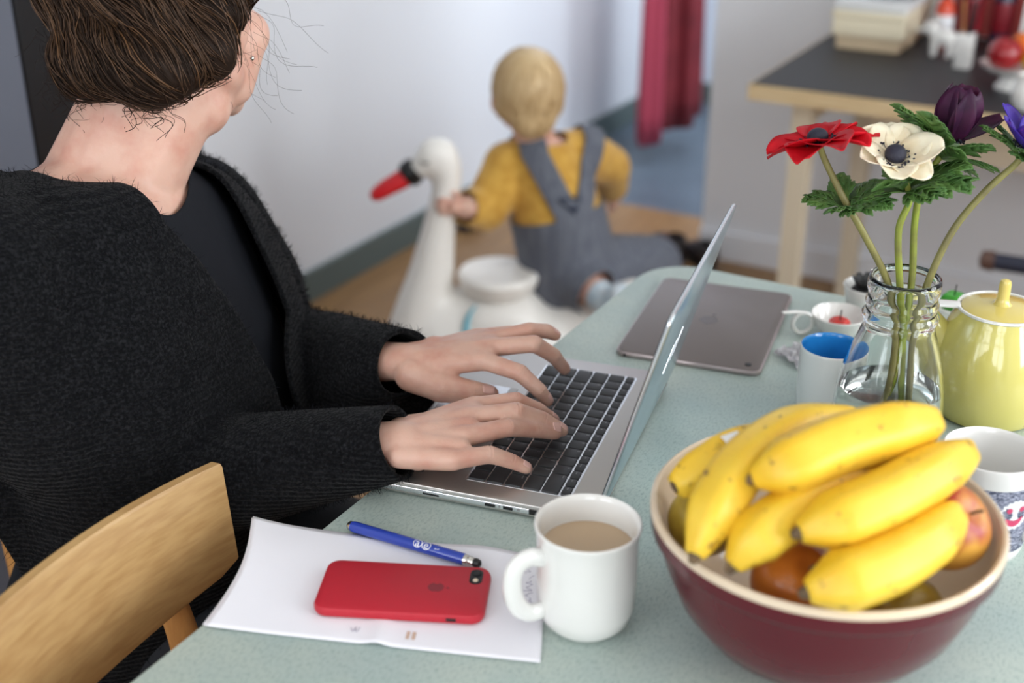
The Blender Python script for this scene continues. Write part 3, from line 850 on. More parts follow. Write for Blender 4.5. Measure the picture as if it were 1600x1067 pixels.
def anemone(label, stem, C, axis, petals, pm, stem_m, collar_at, collar_size, collar_n, sr=.0033, heart=.0075, seed=1, hearts=True, hint=(1, 0, 0)):
    rnd = random.Random(seed)
    t = thing('anemone', label, 'flower', stem[-1], group='anemones in the glass bottle')
    C = Vector(C); R = frame_from(axis, hint)
    path = spline(stem, 8)
    mk('stem', G().tube(path, interp([sr * .85, sr, sr * 1.05, sr], len(path)), 12), stem_m, t, world=True, angle=180)
    for p in petals:
        g = G(); petal(g, C + R @ Vector((0, 0, p.get('dz', 0))), R, p['a'], p['L'], p['W'], p['lift'], p['curl'], wave=p.get('wave', .0012), rnd=rnd)
        mk('petal', g, pm, t, world=True, fix=False, angle=180, solid=.0006)
    if hearts:
        g = G().ell(C + R @ Vector((0, 0, heart * .7)), (heart, heart, heart * .85), R, 18, 12)
        h = mk('heart', g, CENT, t, world=True, angle=180)
        g = G()
        for k in range(80):
            a = rnd.uniform(0, 2 * PI); r2 = heart * rnd.uniform(1.25, 1.9); z2 = heart * rnd.uniform(.2, .75)
            p0 = C + R @ Vector((heart * .6 * math.cos(a), heart * .6 * math.sin(a), 0)); p1 = C + R @ Vector((r2 * math.cos(a), r2 * math.sin(a), z2))
            g.tube([p0, p1], .00028, 4); g.ell(p1, .0011, None, 6, 4)
        mk('stamens', g, CENT, t, world=True, kind='stuff')
    leaf_collar(t, Vector(collar_at), (Vector(stem[0]) - Vector(stem[1])), collar_n, collar_size, rnd)
    return t
rn = random.Random(11)
anemone('wide open red anemone with black heart leaning left', [(.2790,1.128,1.066), (.2865,1.129,1.050), (0.305,1.122,1.017), (0.329,1.121,0.980), (0.360,1.130,0.927), (0.374,1.132,0.876), (0.374,1.130,0.820), (0.366,1.125,0.772)],
        (.2785, 1.128, 1.066), (-.20, .10, .95), [dict(a=2 * PI * k / 9 + rn.uniform(-.15, .15), L=rn.uniform(.046, .056), W=rn.uniform(.042, .050), lift=rn.uniform(.0, .22), curl=rn.uniform(-.55, -.10), dz=.0016 * (k % 3), wave=.002) for k in range(9)],
        PETR, STEMB, (.309, 1.121, 1.006), .038, 8, seed=2, heart=.0098)
anemone('cream white anemone with dark heart facing the camera', [(0.352,1.122,1.046), (0.366,1.122,1.017), (0.360,1.122,0.986), (0.368,1.124,0.934), (0.381,1.132,0.876), (0.392,1.136,0.772)],
        (.344, 1.114, 1.056), (.06, -.42, .90), [dict(a=2 * PI * k / 7 + rn.uniform(-.12, .12), L=rn.uniform(.034, .043), W=rn.uniform(.038, .046), lift=rn.uniform(.10, .45), curl=rn.uniform(-.2, .25), dz=.001 * (k % 2)) for k in range(7)],
        PETW, STEM, (.363, 1.126, 1.021), .056, 9, seed=5, heart=.0098)
anemone('half closed aubergine anemone at the top right', [(0.402,1.150,1.055), (0.383,1.142,1.023), (0.380,1.140,0.985), (0.384,1.137,0.928), (0.381,1.132,0.863), (0.380,1.148,0.772)],
        (.405, 1.151, 1.062), (.18, .05, .98), [dict(a=2 * PI * k / 6 + rn.uniform(-.1, .1), L=rn.uniform(.046, .052), W=.040, lift=(.45 if k in (0,) else 1.05), curl=(.3 if k == 0 else .65), dz=.0012 * (k % 2)) for k in range(6)],
        PETP, STEM, (.3975, 1.147, 1.046), .054, 8, seed=8, heart=.007)
anemone('violet blue anemone cut off by the right edge of the frame', [(.470,1.133,1.060), (0.462,1.132,1.046), (0.438,1.131,1.020), (0.414,1.131,0.982), (0.398,1.131,0.930), (0.392,1.133,0.876), (0.397,1.126,0.772)],
        (.470, 1.133, 1.060), (.35, -.25, .9), [dict(a=2 * PI * k / 8 + rn.uniform(-.12, .12), L=rn.uniform(.036, .044), W=.030, lift=rn.uniform(.35, .9), curl=rn.uniform(0, .5), dz=.001 * (k % 2)) for k in range(8)],
        PETB, STEMB, (.4655, 1.132, 1.050), .040, 8, seed=9, heart=.0075)

# ------------------------------------------------------------------ teapot and candle dishes
YEL = mat('yellow_glaze', lin(218, 206, 116), .12, coat=.6)
YELD = mat('yellow_lid_glaze', lin(222, 200, 108), .16, coat=.5)
TC = Vector((.504, 1.207, TZ))
t = thing('teapot', 'tall pale yellow teapot behind the patterned mug', 'teapot', TC, math.radians(168))
mk('body', G().lathe([(0, .003), (.046, 0), (.052, .002), (.060, .016), (.0635, .036), (.0625, .058), (.056, .085), (.047, .108), (.0425, .1165), (.0425, .118)], 64), YEL, t)
mk('rim', G().lathe([(.0425, .1165), (.0442, .1180), (.0436, .1200), (.0412, .1200), (.0398, .1170), (.0405, .110)], 64), WHITEC, t)
l_ = mk('lid', G().lathe([(.0394, .1165), (.0394, .1190), (.036, .1205), (.020, .1225), (.010, .1235), (.0, .1240)], 48), YELD, t)
mk('knob', G().lathe([(.0105, .1230), (.0080, .1255), (.0062, .130), (.0060, .146), (.0050, .1492), (.0025, .1505), (0, .1508)], 24), YELD, l_)
rings = []
for s, (cx, cz, rx_, rz_) in enumerate([(.040, .050, .020, .030), (.056, .070, .017, .026), (.071, .092, .013, .020), (.083, .112, .0105, .014), (.089, .120, .0095, .010)]):
    d = Vector((.62, 0, .78)) if s > 0 else Vector((1, 0, .2)); d.normalize(); e = Vector((0, 1, 0)); h = d.cross(e)
    rings.append([Vector((cx, 0, cz)) + e * rx_ * math.cos(2 * PI * k / 20) + h * rz_ * math.sin(2 * PI * k / 20) for k in range(20)])
mk('spout', G().loft(rings, cap=False), YEL, t)
g = G().loft([[(.0895 + .0105 * math.cos(2 * PI * k / 20) , .0105 * math.sin(2 * PI * k / 20), .1205) for k in range(20)], [(.0895 + .0075 * math.cos(2 * PI * k / 20), .0065 * math.sin(2 * PI * k / 20), .1220) for k in range(20)], [(.0885 + .006 * math.cos(2 * PI * k / 20), .005 * math.sin(2 * PI * k / 20), .112) for k in range(20)]], cap=False)
mk('spout_lip', g, WHITEC, t)
g = G().rbox(.040, .083, -.0075, .0075, .1175, .1205, .003, .0008); mk('spout_bridge', g, WHITEC, t)
mk('handle', G().tube(spline([(-.045, 0, .105), (-.075, 0, .112), (-.098, 0, .092), (-.096, 0, .055), (-.060, 0, .025)], 6), .0065, 14), YEL, t)

REDW = mat('red_wax', lin(206, 54, 44), .4, sub=.3); GRNW = mat('green_wax', lin(62, 158, 44), .35, sub=.3); BLKW = mat('black_wax', lin(22, 22, 22), .6)
def candle(label, c, r, h, m, lobes, open_=0):
    t = thing('candle', label, 'candle', c, group='small shaped candles')
    g = G(); n = 36; rings = []
    for i in range(9):
        a = PI * (.02 + .96 * i / 8); rr_ = r * math.sin(a) ** .55; z = h * (.5 - .5 * math.cos(a))
        rings.append([(rr_ * (1 + .10 * math.cos(lobes * 2 * PI * k / n)) * math.cos(2 * PI * k / n), rr_ * (1 + .10 * math.cos(lobes * 2 * PI * k / n)) * math.sin(2 * PI * k / n), z - (.15 * h if i == 8 else 0)) for k in range(n)])
    mk('wax', g.loft(rings), m, t, angle=180)
    mk('wick', G().tube([(0, 0, h * .75), (.0005, 0, h * 1.0), (.001, 0, h * 1.0 + .010)], .0008, 6), BLKW, t)
    if open_:
        g = G()
        for k in range(9):
            a = 2 * PI * k / 9; petal(g, Vector((0, 0, h * .35)), Matrix.Identity(3), a, r * 1.25, r * .8, .55, .5)
        mk('petals', g, m, t, fix=False, angle=180, solid=.001)
    return t
def dish(label, c, r, h, ring_a=None, foot=.55):
    t = thing('candle_dish', label, 'dish', c, group='white candle dishes')
    mk('bowl', G().lathe([(0, .001), (r * foot, 0), (r * foot * 1.1, .002), (r * .85, h * .45), (r * .97, h * .9), (r, h), (r * .97, h + .0012), (r * .92, h * .95), (r * .8, h * .45), (r * foot, .005), (0, .004)], 40), WHITEC, t)
    if ring_a is not None:
        d = Vector((math.cos(ring_a), math.sin(ring_a), 0)); c0 = d * (r + .011)
        ring = [c0 + d * .012 * math.cos(2 * PI * k / 20) + Vector((0, 0, h * .62 + .013 * math.sin(2 * PI * k / 20))) for k in range(21)]
        mk('ring_handle', G().tube(ring, .0028, 10), WHITEC, t)
        q = c0 + d * -.002 + Vector((0, 0, h * .62 + .014))
        mk('thumb_rest', G().tube([q, q + d * .012 + Vector((0, 0, .001)), q + d * .028 + Vector((0, 0, .0005))], [.003, .0042, .003], 10, flat=.5), WHITEC, t)
    return t
dish('white ring-handled candle dish beside the tablet', (.393, 1.400, TZ), .034, .026, math.radians(185))
candle('small red candle in the ring-handled dish', (.389, 1.385, TZ + .0070), .0125, .021, REDW, 5)
dish('taller white cup holding the black candle, behind the bottle', (.440, 1.455, TZ), .031, .040, None, .6)
candle('black flower-shaped candle in the white cup', (.438, 1.450, TZ + .028), .020, .016, BLKW, 6, 1)
dish('white cup holding the green candle, behind the teapot', (.528, 1.400, TZ), .027, .038, None, .6)
candle('small green pepper-shaped candle behind the bottle neck', (.524, 1.395, TZ + .034), .0150, .022, GRNW, 4)
# crumpled clear sweet wrapper
g = G(); r_ = random.Random(4)
pts = {}
def crum(u, v):
    return ((u - .5) * .036 + r_.uniform(-.003, .003), (v - .5) * .046 + r_.uniform(-.003, .003), .001 + .010 * abs(math.sin(5 * u + 3 * v)) * r_.uniform(.5, 1))
g.grid(crum, 9, 10)
w = mk('sweet_wrapper', g, mat('cellophane', lin(232, 228, 232), .15, trans=.55, ior=1.3), smooth=False, fix=False, solid=.0002)
place(w, (.330, 1.330, TZ), .5); tag(w, 'crumpled clear sweet wrapper between tablet and blue mug', 'wrapper')
# ------------------------------------------------------------------ desk against the back wall
BLKTOP = mat('black_linoleum', lin(34, 34, 37), .5)
CREAM = mat('cream_paint', lin(220, 206, 182), .55)
DZ = .72
t = thing('desk', 'desk with black top and birch edge against the back wall', 'desk', (0, 0, 0), -RA)
mk('desktop', G().box(-.905, 1.1, 2.662, 3.375, DZ - .002, DZ), BLKTOP, t, smooth=False)
mk('edge_band', G().box(-.911, 1.106, 2.656, 3.381, DZ - .036, DZ - .0021), EDGEW, t, smooth=False)
for x in (-.807, 1.0):
    for y in (2.75, 3.30):
        mk('leg', G().box(x - .022, x + .022, y - .022, y + .022, 0, DZ - .0365), CREAM, t, smooth=False)
    mk('side_rail', G().box(x - .012, x + .012, 2.7725, 3.2775, DZ - .10, DZ - .0365), CREAM, t, smooth=False)
mk('apron', G().box(-.70, .97, 2.93, 2.95, DZ - .19, DZ - .0365), CREAM, t, smooth=False)

BOXT = mat('tan_card', lin(206, 184, 152), .6); BOXC = mat('cream_card', lin(232, 220, 192), .55)
def dbox(name, label, cat, x0, x1, y0, y1, z0, z1, m, lidm=None, lidh=.02):
    t = thing(name, label, cat, room((x0 + x1) / 2, (y0 + y1) / 2, z0), -RA)
    w, d = (x1 - x0) / 2, (y1 - y0) / 2
    mk('body', G().rbox(-w, w, -d, d, 0, z1 - z0 - lidh, .004, .001), m, t)
    mk('lid', G().rbox(-w - .003, w + .003, -d - .003, d + .003, z1 - z0 - lidh, z1 - z0, .005, .002), lidm or m, t)
    return t
dbox('storage_box', 'low tan storage box at the bottom of the stack on the desk', 'box', -.852, -.700, 3.098, 3.37, DZ, DZ + .034, BOXT, None, .012)
dbox('storage_box', 'cream storage box stacked on the tan one', 'box', -.862, -.690, 3.088, 3.372, DZ + .034, DZ + .092, BOXC, None, .018)
TRAYG = mat('white_enamel', lin(232, 232, 230), .25)
t = thing('enamel_tray', 'white enamel tray on top of the stacked boxes', 'tray', room(-.775, 3.22, DZ + .092), -RA)
mk('base', G().rbox(-.085, .085, -.13, .13, 0, .012, .01, .002), TRAYG, t)
mk('rim', G().rbox(-.092, .092, -.137, .137, .012, .018, .012, .002), TRAYG, t)
GLASSB = GLS('jar_glass', (.9, .93, .95, 1), 1.3)
t = thing('glass_dish', 'clear glass dish standing in the enamel tray', 'dish', room(-.755, 3.21, DZ + .110), -RA)
mk('wall', G().lathe([(0, 0), (.055, 0), (.07, .03), (.072, .06), (.069, .06), (.066, .03), (.052, .005), (0, .005)], 32), GLASSB, t)
mk('red_rim', G().lathe([(.0685, .0601), (.0725, .0601), (.0725, .064), (.0685, .064), (.0685, .0601)], 32), REDDK, t)

t = thing('porcelain_figure', 'white porcelain animal figure on the desk beside the boxes', 'figurine', room(-.603, 3.113, DZ), math.radians(150))
g = G().ell((0, 0, .046), (.032, .021, .022)); g.ell((.034, 0, .066), (.018, .016, .017)); g.caps((.046, 0, .062), (.058, 0, .058), .009, .006)
for sx in (-.018, .018):
    for sy in (-.011, .011): g.caps((sx, sy, .008), (sx, sy, .04), .008, .010)
for s in (-1, 1): g.ell((.028, s * .015, .080), (.004, .007, .009))
g.caps((-.03, 0, .05), (-.042, 0, .066), .005, .003)
V, F = remesh(g, .003, 3)
mk('body', (V, F), WHITEC, t, angle=180)
for s in (-1, 1): mk('eye', G().ell((.048, s * .009, .071), .0022, None, 8, 6), BLACK, t)
t = thing('white_holder', 'square white holder with pencils in front of the picture frame', 'holder', room(-.538, 3.035, DZ), -RA)
mk('block', G().rbox(-.018, .018, -.018, .018, 0, .078, .004, .002), WHITEP, t)
mk('side_knob', G().rbox(-.030, -.018, -.010, .010, .026, .046, .003, .001), WHITEP, t)
for k in range(4):
    a = k * 1.7; mk('pencil', G().tube([(.008 * math.cos(a), .008 * math.sin(a), .070), (.016 * math.cos(a), .014 * math.sin(a), .150)], .0035, 8), [BLACK, REDDK, BEECHD, BLACK][k], t)
BOTO = mat('orange_bottle', lin(214, 70, 36), .3); BOTD = mat('dark_glass', lin(24, 22, 34), .12); BOTB = mat('navy_glass', lin(34, 40, 66), .12)
def bottle(label, rx, ry, r, h, m, band):
    t = thing('bottle', label, 'bottle', room(rx, ry, DZ), group='bottles at the back of the desk')
    mk('body', G().lathe([(0, 0), (r, 0), (r, h * .62), (r * .8, h * .70), (r * .36, h * .78), (r * .34, h * .93), (0, h * .93)], 24), m, t)
    mk('cap', G().lathe([(r * .40, h * .925), (r * .40, h), (0, h)], 18), band, t)
    mk('paper_label', G().lathe([(r + .0004, h * .18), (r + .0008, h * .19), (r + .0008, h * .5), (r + .0004, h * .51)], 24), PRINTW if m is BOTO else REDDK, t)
bottle('orange bottle with white label behind the porcelain figure', -.632, 3.24, .022, .15, BOTO, BOTO)
bottle('tall black bottle behind the white holder', -.575, 3.25, .026, .24, BOTD, BLACK)
bottle('navy bottle next to the picture frame', -.505, 3.28, .026, .22, BOTB, REDDK)
t = thing('picture_frame', 'white picture frame leaning on the wall behind the fruit stand', 'frame', room(-.41, 3.22, DZ), rot=Euler((math.radians(-12), 0, -RA)))
w_, h_ = .042, .16
for a in ((-w_, w_, 0, .010), (-w_, w_, h_ - .010, h_)): mk('frame_bar', G().box(a[0], a[1], -.007, .007, a[2], a[3]), WHITEP, t, smooth=False)
for a in (-w_, w_ - .010): mk('frame_bar', G().box(a, a + .010, -.007, .007, .010, h_ - .010), WHITEP, t, smooth=False)
mk('picture', G().box(-w_ + .010, w_ - .010, -.002, .002, .010, h_ - .010), mat('dark_picture', lin(36, 48, 40), .3, var=(30, lin(20, 22, 26), .4, .6)), t, smooth=False)
REDP = mat('brick_red_card', lin(150, 58, 54), .6)
t = thing('red_poster', 'brick red poster on the back wall behind the desk clutter', 'poster', room(-.20, 3.388, 0), -RA)
mk('sheet', G().box(-.44, .6, -.004, 0, DZ + .003, 1.35), REDP, t, smooth=False)
ST = room(-.405, 2.89, DZ)
t = thing('fruit_stand', 'white footed fruit dish on the desk at the right edge', 'dish', ST)
mk('foot', G().lathe([(0, 0), (.036, 0), (.036, .006), (.028, .012), (.024, .022), (.030, .030), (0, .030)], 36), WHITEC, t)
mk('dish', G().lathe([(0, .030), (.032, .030), (.055, .036), (.072, .050), (.074, .053), (.071, .053), (.05, .041), (0, .037)], 44), WHITEC, t)
POM = mat('pomegranate', lin(150, 22, 30), .25, coat=.3); ORA = mat('orange_peel', lin(222, 110, 30), .45, bump=(300, .3, .001)); LEM = mat('lemon_peel', lin(226, 196, 36), .4, bump=(300, .3, .001))
fruit('pomegranate', ST + Vector((-.030, -.012, .077)), .037, POM, 'dark red pomegranate in the footed dish', (.2, .2, 0))
fruit('lemon', ST + Vector((.030, -.032, .067)), .025, LEM, 'yellow lemon at the front of the footed dish', (1.4, .3, .4), 1.2)
fruit('orange', ST + Vector((.028, .030, .080)), .034, ORA, 'orange at the back of the footed dish', (.3, .1, 0))
t = thing('white_jug', 'white jug on the desk, mostly outside the right edge', 'jug', room(-.350, 2.735, DZ), math.radians(60))
mk('body', G().lathe([(0, 0), (.022, 0), (.032, .02), (.030, .045), (.024, .058), (.026, .068), (.023, .068), (.021, .058), (.027, .04), (.0, .006)], 30), WHITEC, t)
mk('handle', G().tube(spline([(.026, 0, .055), (.044, 0, .055), (.046, 0, .030), (.030, 0, .018)], 5), .004, 10), WHITEC, t)

# child's scooter, only a grip in view right of the teapot
t = thing('kick_scooter', 'small scooter with dark blue grip and brown end beside the desk', 'scooter', (1.02, 2.30, 0), math.radians(-25))
DKB = mat('dark_blue_rubber', lin(30, 34, 52), .6); BRN = mat('brown_rubber', lin(92, 66, 56), .6)
mk('stem', G().tube([(0, 0, .06), (0, .02, .47)], .012, 12), ALU, t)
mk('handlebar', G().tube([(-.06, .02, .465), (.06, .02, .465)], .011, 12), ALU, t)
for s in (-1, 1):
    mk('grip', G().tube([(s * .02, .02, .465), (s * .085, .02, .465)], [.017, .017], 14), DKB, t)
    mk('grip_end', G().tube([(s * .085, .02, .465), (s * .108, .02, .465)], [.021, .018], 14), BRN, t)
mk('deck', G().rbox(-.05, .05, -.40, .02, .055, .075, .03, .004), DKB, t)
for y in (.03, -.42): mk('wheel', G().tube([(-.012, y, .05), (.012, y, .05)], .05, 24), BLACK, t)

# ------------------------------------------------------------------ tall dark cabinet behind the woman
GREYB = mat('grey_blue_paint', lin(92, 96, 108), .5); OVEN = mat('black_gloss', lin(22, 22, 25), .25)
t = thing('tall_fridge', 'tall black fridge at the left wall behind the woman', 'fridge', room(-1.815, 1.46, 0), -RA)
mk('body', G().box(-.262, .24, -.18, .18, .05, 2.1), BLACK, t, smooth=False)
dd = mk('door', G().rbox(.24, .262, -.178, .178, .72, 2.09, .003), OVEN, t); mk('handle', G().box(.262, .285, .14, .155, 1.0, 1.5), BLACK, dd, smooth=False)
mk('door', G().rbox(.24, .262, -.178, .178, .06, .71, .003), OVEN, t); mk('plinth', G().box(-.25, .2, -.17, .17, 0, .05), BLACK, t, smooth=False)
t = thing('tall_cupboard', 'tall grey-blue cupboard at the far left edge', 'cupboard', room(-1.815, .93, 0), -RA)
mk('body', G().box(-.262, .25, -.345, .345, .08, 2.1), GREYB, t, smooth=False)
mk('door', G().box(.25, .268, -.343, -.002, .082, 2.095), GREYB, t, smooth=False); d2 = mk('door', G().box(.25, .268, .002, .343, .082, 2.095), GREYB, t, smooth=False)
mk('knob', G().lathe([(0, 0), (.008, 0), (.012, .02), (0, .024)], 16).xf(Matrix.Translation((.268, .03, 1.05)) @ Matrix.Rotation(PI / 2, 4, 'Y')), CHROME, d2)
mk('plinth', G().box(-.25, .2, -.34, .34, 0, .08), BLACK, t, smooth=False)

# ------------------------------------------------------------------ coat and scarf in the hall, shoes, floor toy
COATR = mat('red_wool', lin(130, 40, 48), .85, var=(9, lin(108, 30, 38), .4, .65)); SCARF = mat('pink_wool', lin(180, 66, 86), .85)
def hanging(name, label, cat, c, w, d, z0, z1, m, folds, flare, seed):
    t = thing(name, label, cat, (c[0], c[1], z0))
    rings = []; n = 72; r_ = random.Random(seed); ph = r_.uniform(0, 6)
    for i in range(15):
        u = i / 14.0; z = (z1 - z0) * u; k_ = flare + (1 - flare) * u ** .8
        k_ = max(k_ * (1 - u ** 3 * .55), .08)
        rings.append([((w * k_) * math.cos(a) * (1 + .16 * math.sin(folds * a + ph + .8 * u)), (d * k_) * math.sin(a) * (1 + .22 * math.sin(folds * a + ph + .5 + .8 * u)), z + (.02 * math.sin(2 * a + ph) if i == 0 else 0)) for a in [2 * PI * k / n for k in range(n)]])
    mk('cloth', G().loft(rings), m, t, angle=180)
    return t
c1 = hanging('red_coat', 'long red coat hanging in the hall beyond the doorway', 'coat', (.580, 4.66), .086, .075, .12, 1.50, COATR, 7, 1.25, 3)
pk = Vector((.580, 4.66, 1.52)); wl = room(RXL, pk.x * SR + pk.y * CR, 1.52)
mk('hanger_loop', G().tube([(0, 0, 1.36), (0, 0, 1.405)], .004, 8), COATR, c1)
t = thing('coat_rail', 'wooden coat rail fixed to the hall wall above the red coat', 'rail', (wl.x, wl.y, 1.50), -RA)
mk('board', G().box(.001, .02, -.25, .25, -.04, .05), EDGEW, t, smooth=False)
for y in (-.16, 0, .16): mk('peg', G().tube([(.018, y, 0), (.19, y, .015), (.21, y, .04)], .009, 10), EDGEW, t)
c2 = hanging('pink_scarf', 'pink scarf hanging in front of the red coat', 'scarf', (.492, 4.49), .036, .028, .085, 1.45, SCARF, 4, 1.2, 5)
SHOE = mat('dark_leather', lin(36, 28, 30), .5); SHOER = mat('dark_red_leather', lin(120, 34, 32), .5)
def shoe(label, loc, rotz, m1, m2, L=.17):
    t = thing('shoe', label, 'shoe', loc, rotz, 'shoes by the wall')
    g = G(); g.ell((.02, 0, .028), (L * .35, .034, .028)); g.ell((-.045, 0, .045), (.045, .031, .044)); g.ell((L * .32, 0, .022), (.045, .032, .022))
    V, F = remesh(g, .005, 4); V, F = clip(V, F, .074 - V[:, 2]); mk('upper', (V, F), m1, t, angle=180, solid=.003)
    mk('sole', G().slab([(x * L * .56, y * .036) for x, y in [(math.cos(a), math.sin(a)) for a in [2 * PI * k / 24 for k in range(24)]]], 0, .010, .002), BLACK, t)
    mk('strap', G().tube([(.0, -.034, .03), (.0, -.02, .056), (.0, .02, .056), (.0, .034, .03)], .006, 8), m2, t)
shoe('dark shoe with red strap on the floor by the doorway', (.470, 3.585, 0), math.radians(110), SHOE, SHOER)
shoe('second dark shoe nearer the wall end', (.560, 3.52, 0), math.radians(100), SHOE, SHOE)
t = thing('toy_car', 'small dark blue toy car on the floor behind the swan neck', 'toy', (-.128, 3.80, 0), .6)
TOY = mat('toy_blue', lin(52, 66, 96), .4)
mk('body', G().rbox(-.045, .045, -.022, .022, .010, .032, .010, .004), TOY, t); mk('cabin', G().rbox(-.025, .02, -.018, .018, .032, .052, .008, .004), BLACK, t)
for x in (-.026, .026):
    for s in (-1, 1): mk('wheel', G().tube([(x, s * .018, .011), (x, s * .026, .011)], .011, 14), BLACK, t)

# ------------------------------------------------------------------ ride-on swan
SW = mat('swan_white', lin(236, 232, 226), .35); BEAK = mat('beak_red', lin(206, 24, 34), .35); TEAL = mat('teal_print', lin(92, 168, 186), .4)
SY = 2.60
t = thing('ride_on_swan', 'white ride-on swan toy with red beak beside the toddler', 'toy', (-.02, SY, 0))
g = G()
neck = spline([(-.205, SY, .20), (-.192, SY, .27), (-.176, SY, .345), (-.158, SY, .44), (-.142, SY, .52), (-.136, SY, .575), (-.150, SY, .607)], 6)
rad = interp([.075, .063, .050, .038, .032, .033, .040], len(neck))
for i in range(0, len(neck) - 1, 2): g.caps(neck[i], neck[min(i + 2, len(neck) - 1)], rad[i], rad[min(i + 2, len(neck) - 1)])
g.ell((-.158, SY, .604), (.047, .040, .043)); g.caps((-.172, SY, .597), (-.200, SY, .577), .036, .024)
g.ell((-.03, SY, .17), (.235, .115, .115)); g.ell((-.13, SY, .18), (.13, .095, .12)); g.caps((.15, SY, .22), (.27, SY, .31), .07, .02)
g.ell((-.03, SY, .24), (.12, .10, .075))
V, F = remesh(g, .008, 8)
mk('body', (V, F), SW, t, world=True, angle=180)
mk('beak', G().tube(spline([(-.214, SY, .566), (-.238, SY, .551), (-.268, SY, .534), (-.290, SY, .519), (-.298, SY, .512)], 4), interp([.026, .0255, .023, .019, .009], 17), 16, flat=.8), BEAK, t, world=True)
mk('beak_base', G().tube([(-.204, SY, .578), (-.216, SY, .566), (-.223, SY, .560)], [.027, .030, .026], 16), BLACK, t, world=True)
mk('brow_knob', G().ell((-.213, SY - .0, .590), (.012, .011, .009)), BLACK, t, world=True)
for s in (-1, 1):
    mk('eye', G().tube(spline([(-.190, SY + s * .0385, .606), (-.182, SY + s * .0405, .601), (-.172, SY + s * .0415, .603)], 4), .0018, 8), BLACK, t, world=True)
    g = G(); pts = [(-.055 + .045 * math.cos(a), SY + s * .112, .235 + .062 * math.sin(a)) for a in [math.radians(120 + 130 * k / 12) for k in range(13)]]
    bv = BVHTree.FromPolygons([Vector(p) for p in V], F)
    pp = []
    for p in pts:
        hit = bv.ray_cast(Vector((p[0], SY + s * .5, p[2])), Vector((0, -s, 0)))
        if hit[0] is not None: pp.append(hit[0] + hit[1] * .0005)
    if len(pp) > 3: mk('wing_stripe', G().tube(pp, interp([.002, .0075, .0075, .002], len(pp)), 8), TEAL, t, world=True)
mk('saddle', G().lathe([(0, .300), (.076, .300), (.086, .318), (.090, .336), (.084, .346), (.05, .345), (0, .341)], 40, (-.030, SY, 0)), SW, t, world=True)
mk('base_plate', G().rbox(-.19, .15, SY - .10, SY + .10, .045, .075, .05, .006), SW, t, world=True)
for x in (-.14, .10):
    for s in (-1, 1): mk('wheel', G().tube([(x, SY + s * .085, .040), (x, SY + s * .112, .040)], .040, 22), TEAL, t, world=True)
# ------------------------------------------------------------------ the woman at the laptop
BF = Vector((.947, -.322, 0)); BR = Vector((-.322, -.947, 0)); BB = Vector((-.40, 1.235, 0))
def bl(a, b, z): return BB + BR * a + BF * b + Vector((0, 0, z))
def to_bl(V):
    D = V[:, :2] - np.array([BB.x, BB.y])
    return D @ np.array([BR.x, BR.y]), D @ np.array([BF.x, BF.y]), V[:, 2]
W = thing('person', 'woman in black cardigan typing with head turned towards the child', 'person', (-.42, 1.27, 0))
def torso(g, grow, secs, n=28):
    rings = []
    for z, b, hw, hd in secs:
        tl = min(1, max(0, (z - .70) / .24))
        rings.append([bl((hw + grow) * math.copysign(abs(math.cos(a)) ** .85, math.cos(a)), b + (hd + grow) * math.copysign(abs(math.sin(a)) ** .85, math.sin(a)), z + tl * (.017 + .15 * hw * math.cos(a))) for a in [2 * PI * k / n for k in range(n)]])
    g.loft(rings)
SEC = [(.46, -.05, .17, .12), (.52, -.03, .178, .128), (.60, .00, .165, .122), (.68, .02, .155, .122), (.76, .022, .158, .118), (.84, .005, .168, .108), (.90, -.010, .172, .100), (.94, -.014, .160, .090), (.965, -.014, .125, .082), (.985, -.014, .085, .070), (.995, -.014, .05, .05)]
SH_R, EL_R, WR_R = bl(.165, -.02, .965), Vector((-.388, 1.128, .690)), Vector((-.118, 1.046, .804))
SH_L, EL_L, WR_L = bl(-.160, -.01, .912), Vector((-.30, 1.385, .72)), Vector((-.130, 1.208, .807))
HC = Vector((-.334, 1.290, 1.152)); ph = math.radians(19)
hf = Vector((math.sin(ph), math.cos(ph), -.06)).normalized(); hr = Vector((math.cos(ph), -math.sin(ph), 0)); hu = hr.cross(hf).normalized()
HR = Matrix((hr, hf, hu)).transposed()
def hd_(x, y, z): return HC + hr * x + hf * y + hu * z
g = G()
torso(g, 0, SEC)
g.caps(bl(.02, -.01, .95), hd_(0, -.018, -.075), .058, .050); g.caps(bl(0, -.025, .985), hd_(0, -.03, -.03), .056, .050)
for s, sh in ((1, SH_R), (-1, SH_L)):
    g.caps(bl(s * .03, -.03, .985), sh, .044, .048)
g.chain([SH_R, EL_R, EL_R.lerp(WR_R, .72)], [.047, .038, .022]); g.chain([SH_L, EL_L, EL_L.lerp(WR_L, .72)], [.046, .038, .022])
g.ell(hd_(0, -.008, .018), (.073, .094, .098), HR); g.ell(hd_(0, .030, -.035), (.060, .058, .072), HR)
g.caps(hd_(.045, .005, -.055), hd_(.012, .068, -.098), .022, .018); g.caps(hd_(-.045, .005, -.055), hd_(-.012, .068, -.098), .022, .018)
g.ell(hd_(0, .066, -.097), (.022, .018, .016), HR)
for s in (-1, 1): g.caps(hd_(s * .040, .052, -.028), hd_(s * .034, .040, -.074), .028, .024); g.caps(hd_(s * .022, -.005, -.088), hd_(s * .010, .045, -.094), .034, .020)
g.caps(hd_(0, .092, -.005), hd_(0, .106, -.032), .008, .011); g.ell(hd_(0, .092, -.036), (.017, .010, .008), HR)
for s in (-1, 1):
    g.ell(hd_(s * .043, .058, -.025), (.026, .026, .026), HR); g.ell(hd_(s * .030, .082, .022), (.022, .010, .007), HR)
    g.ell(hd_(s * .074, -.006, -.008), (.006, .017, .029), HR)
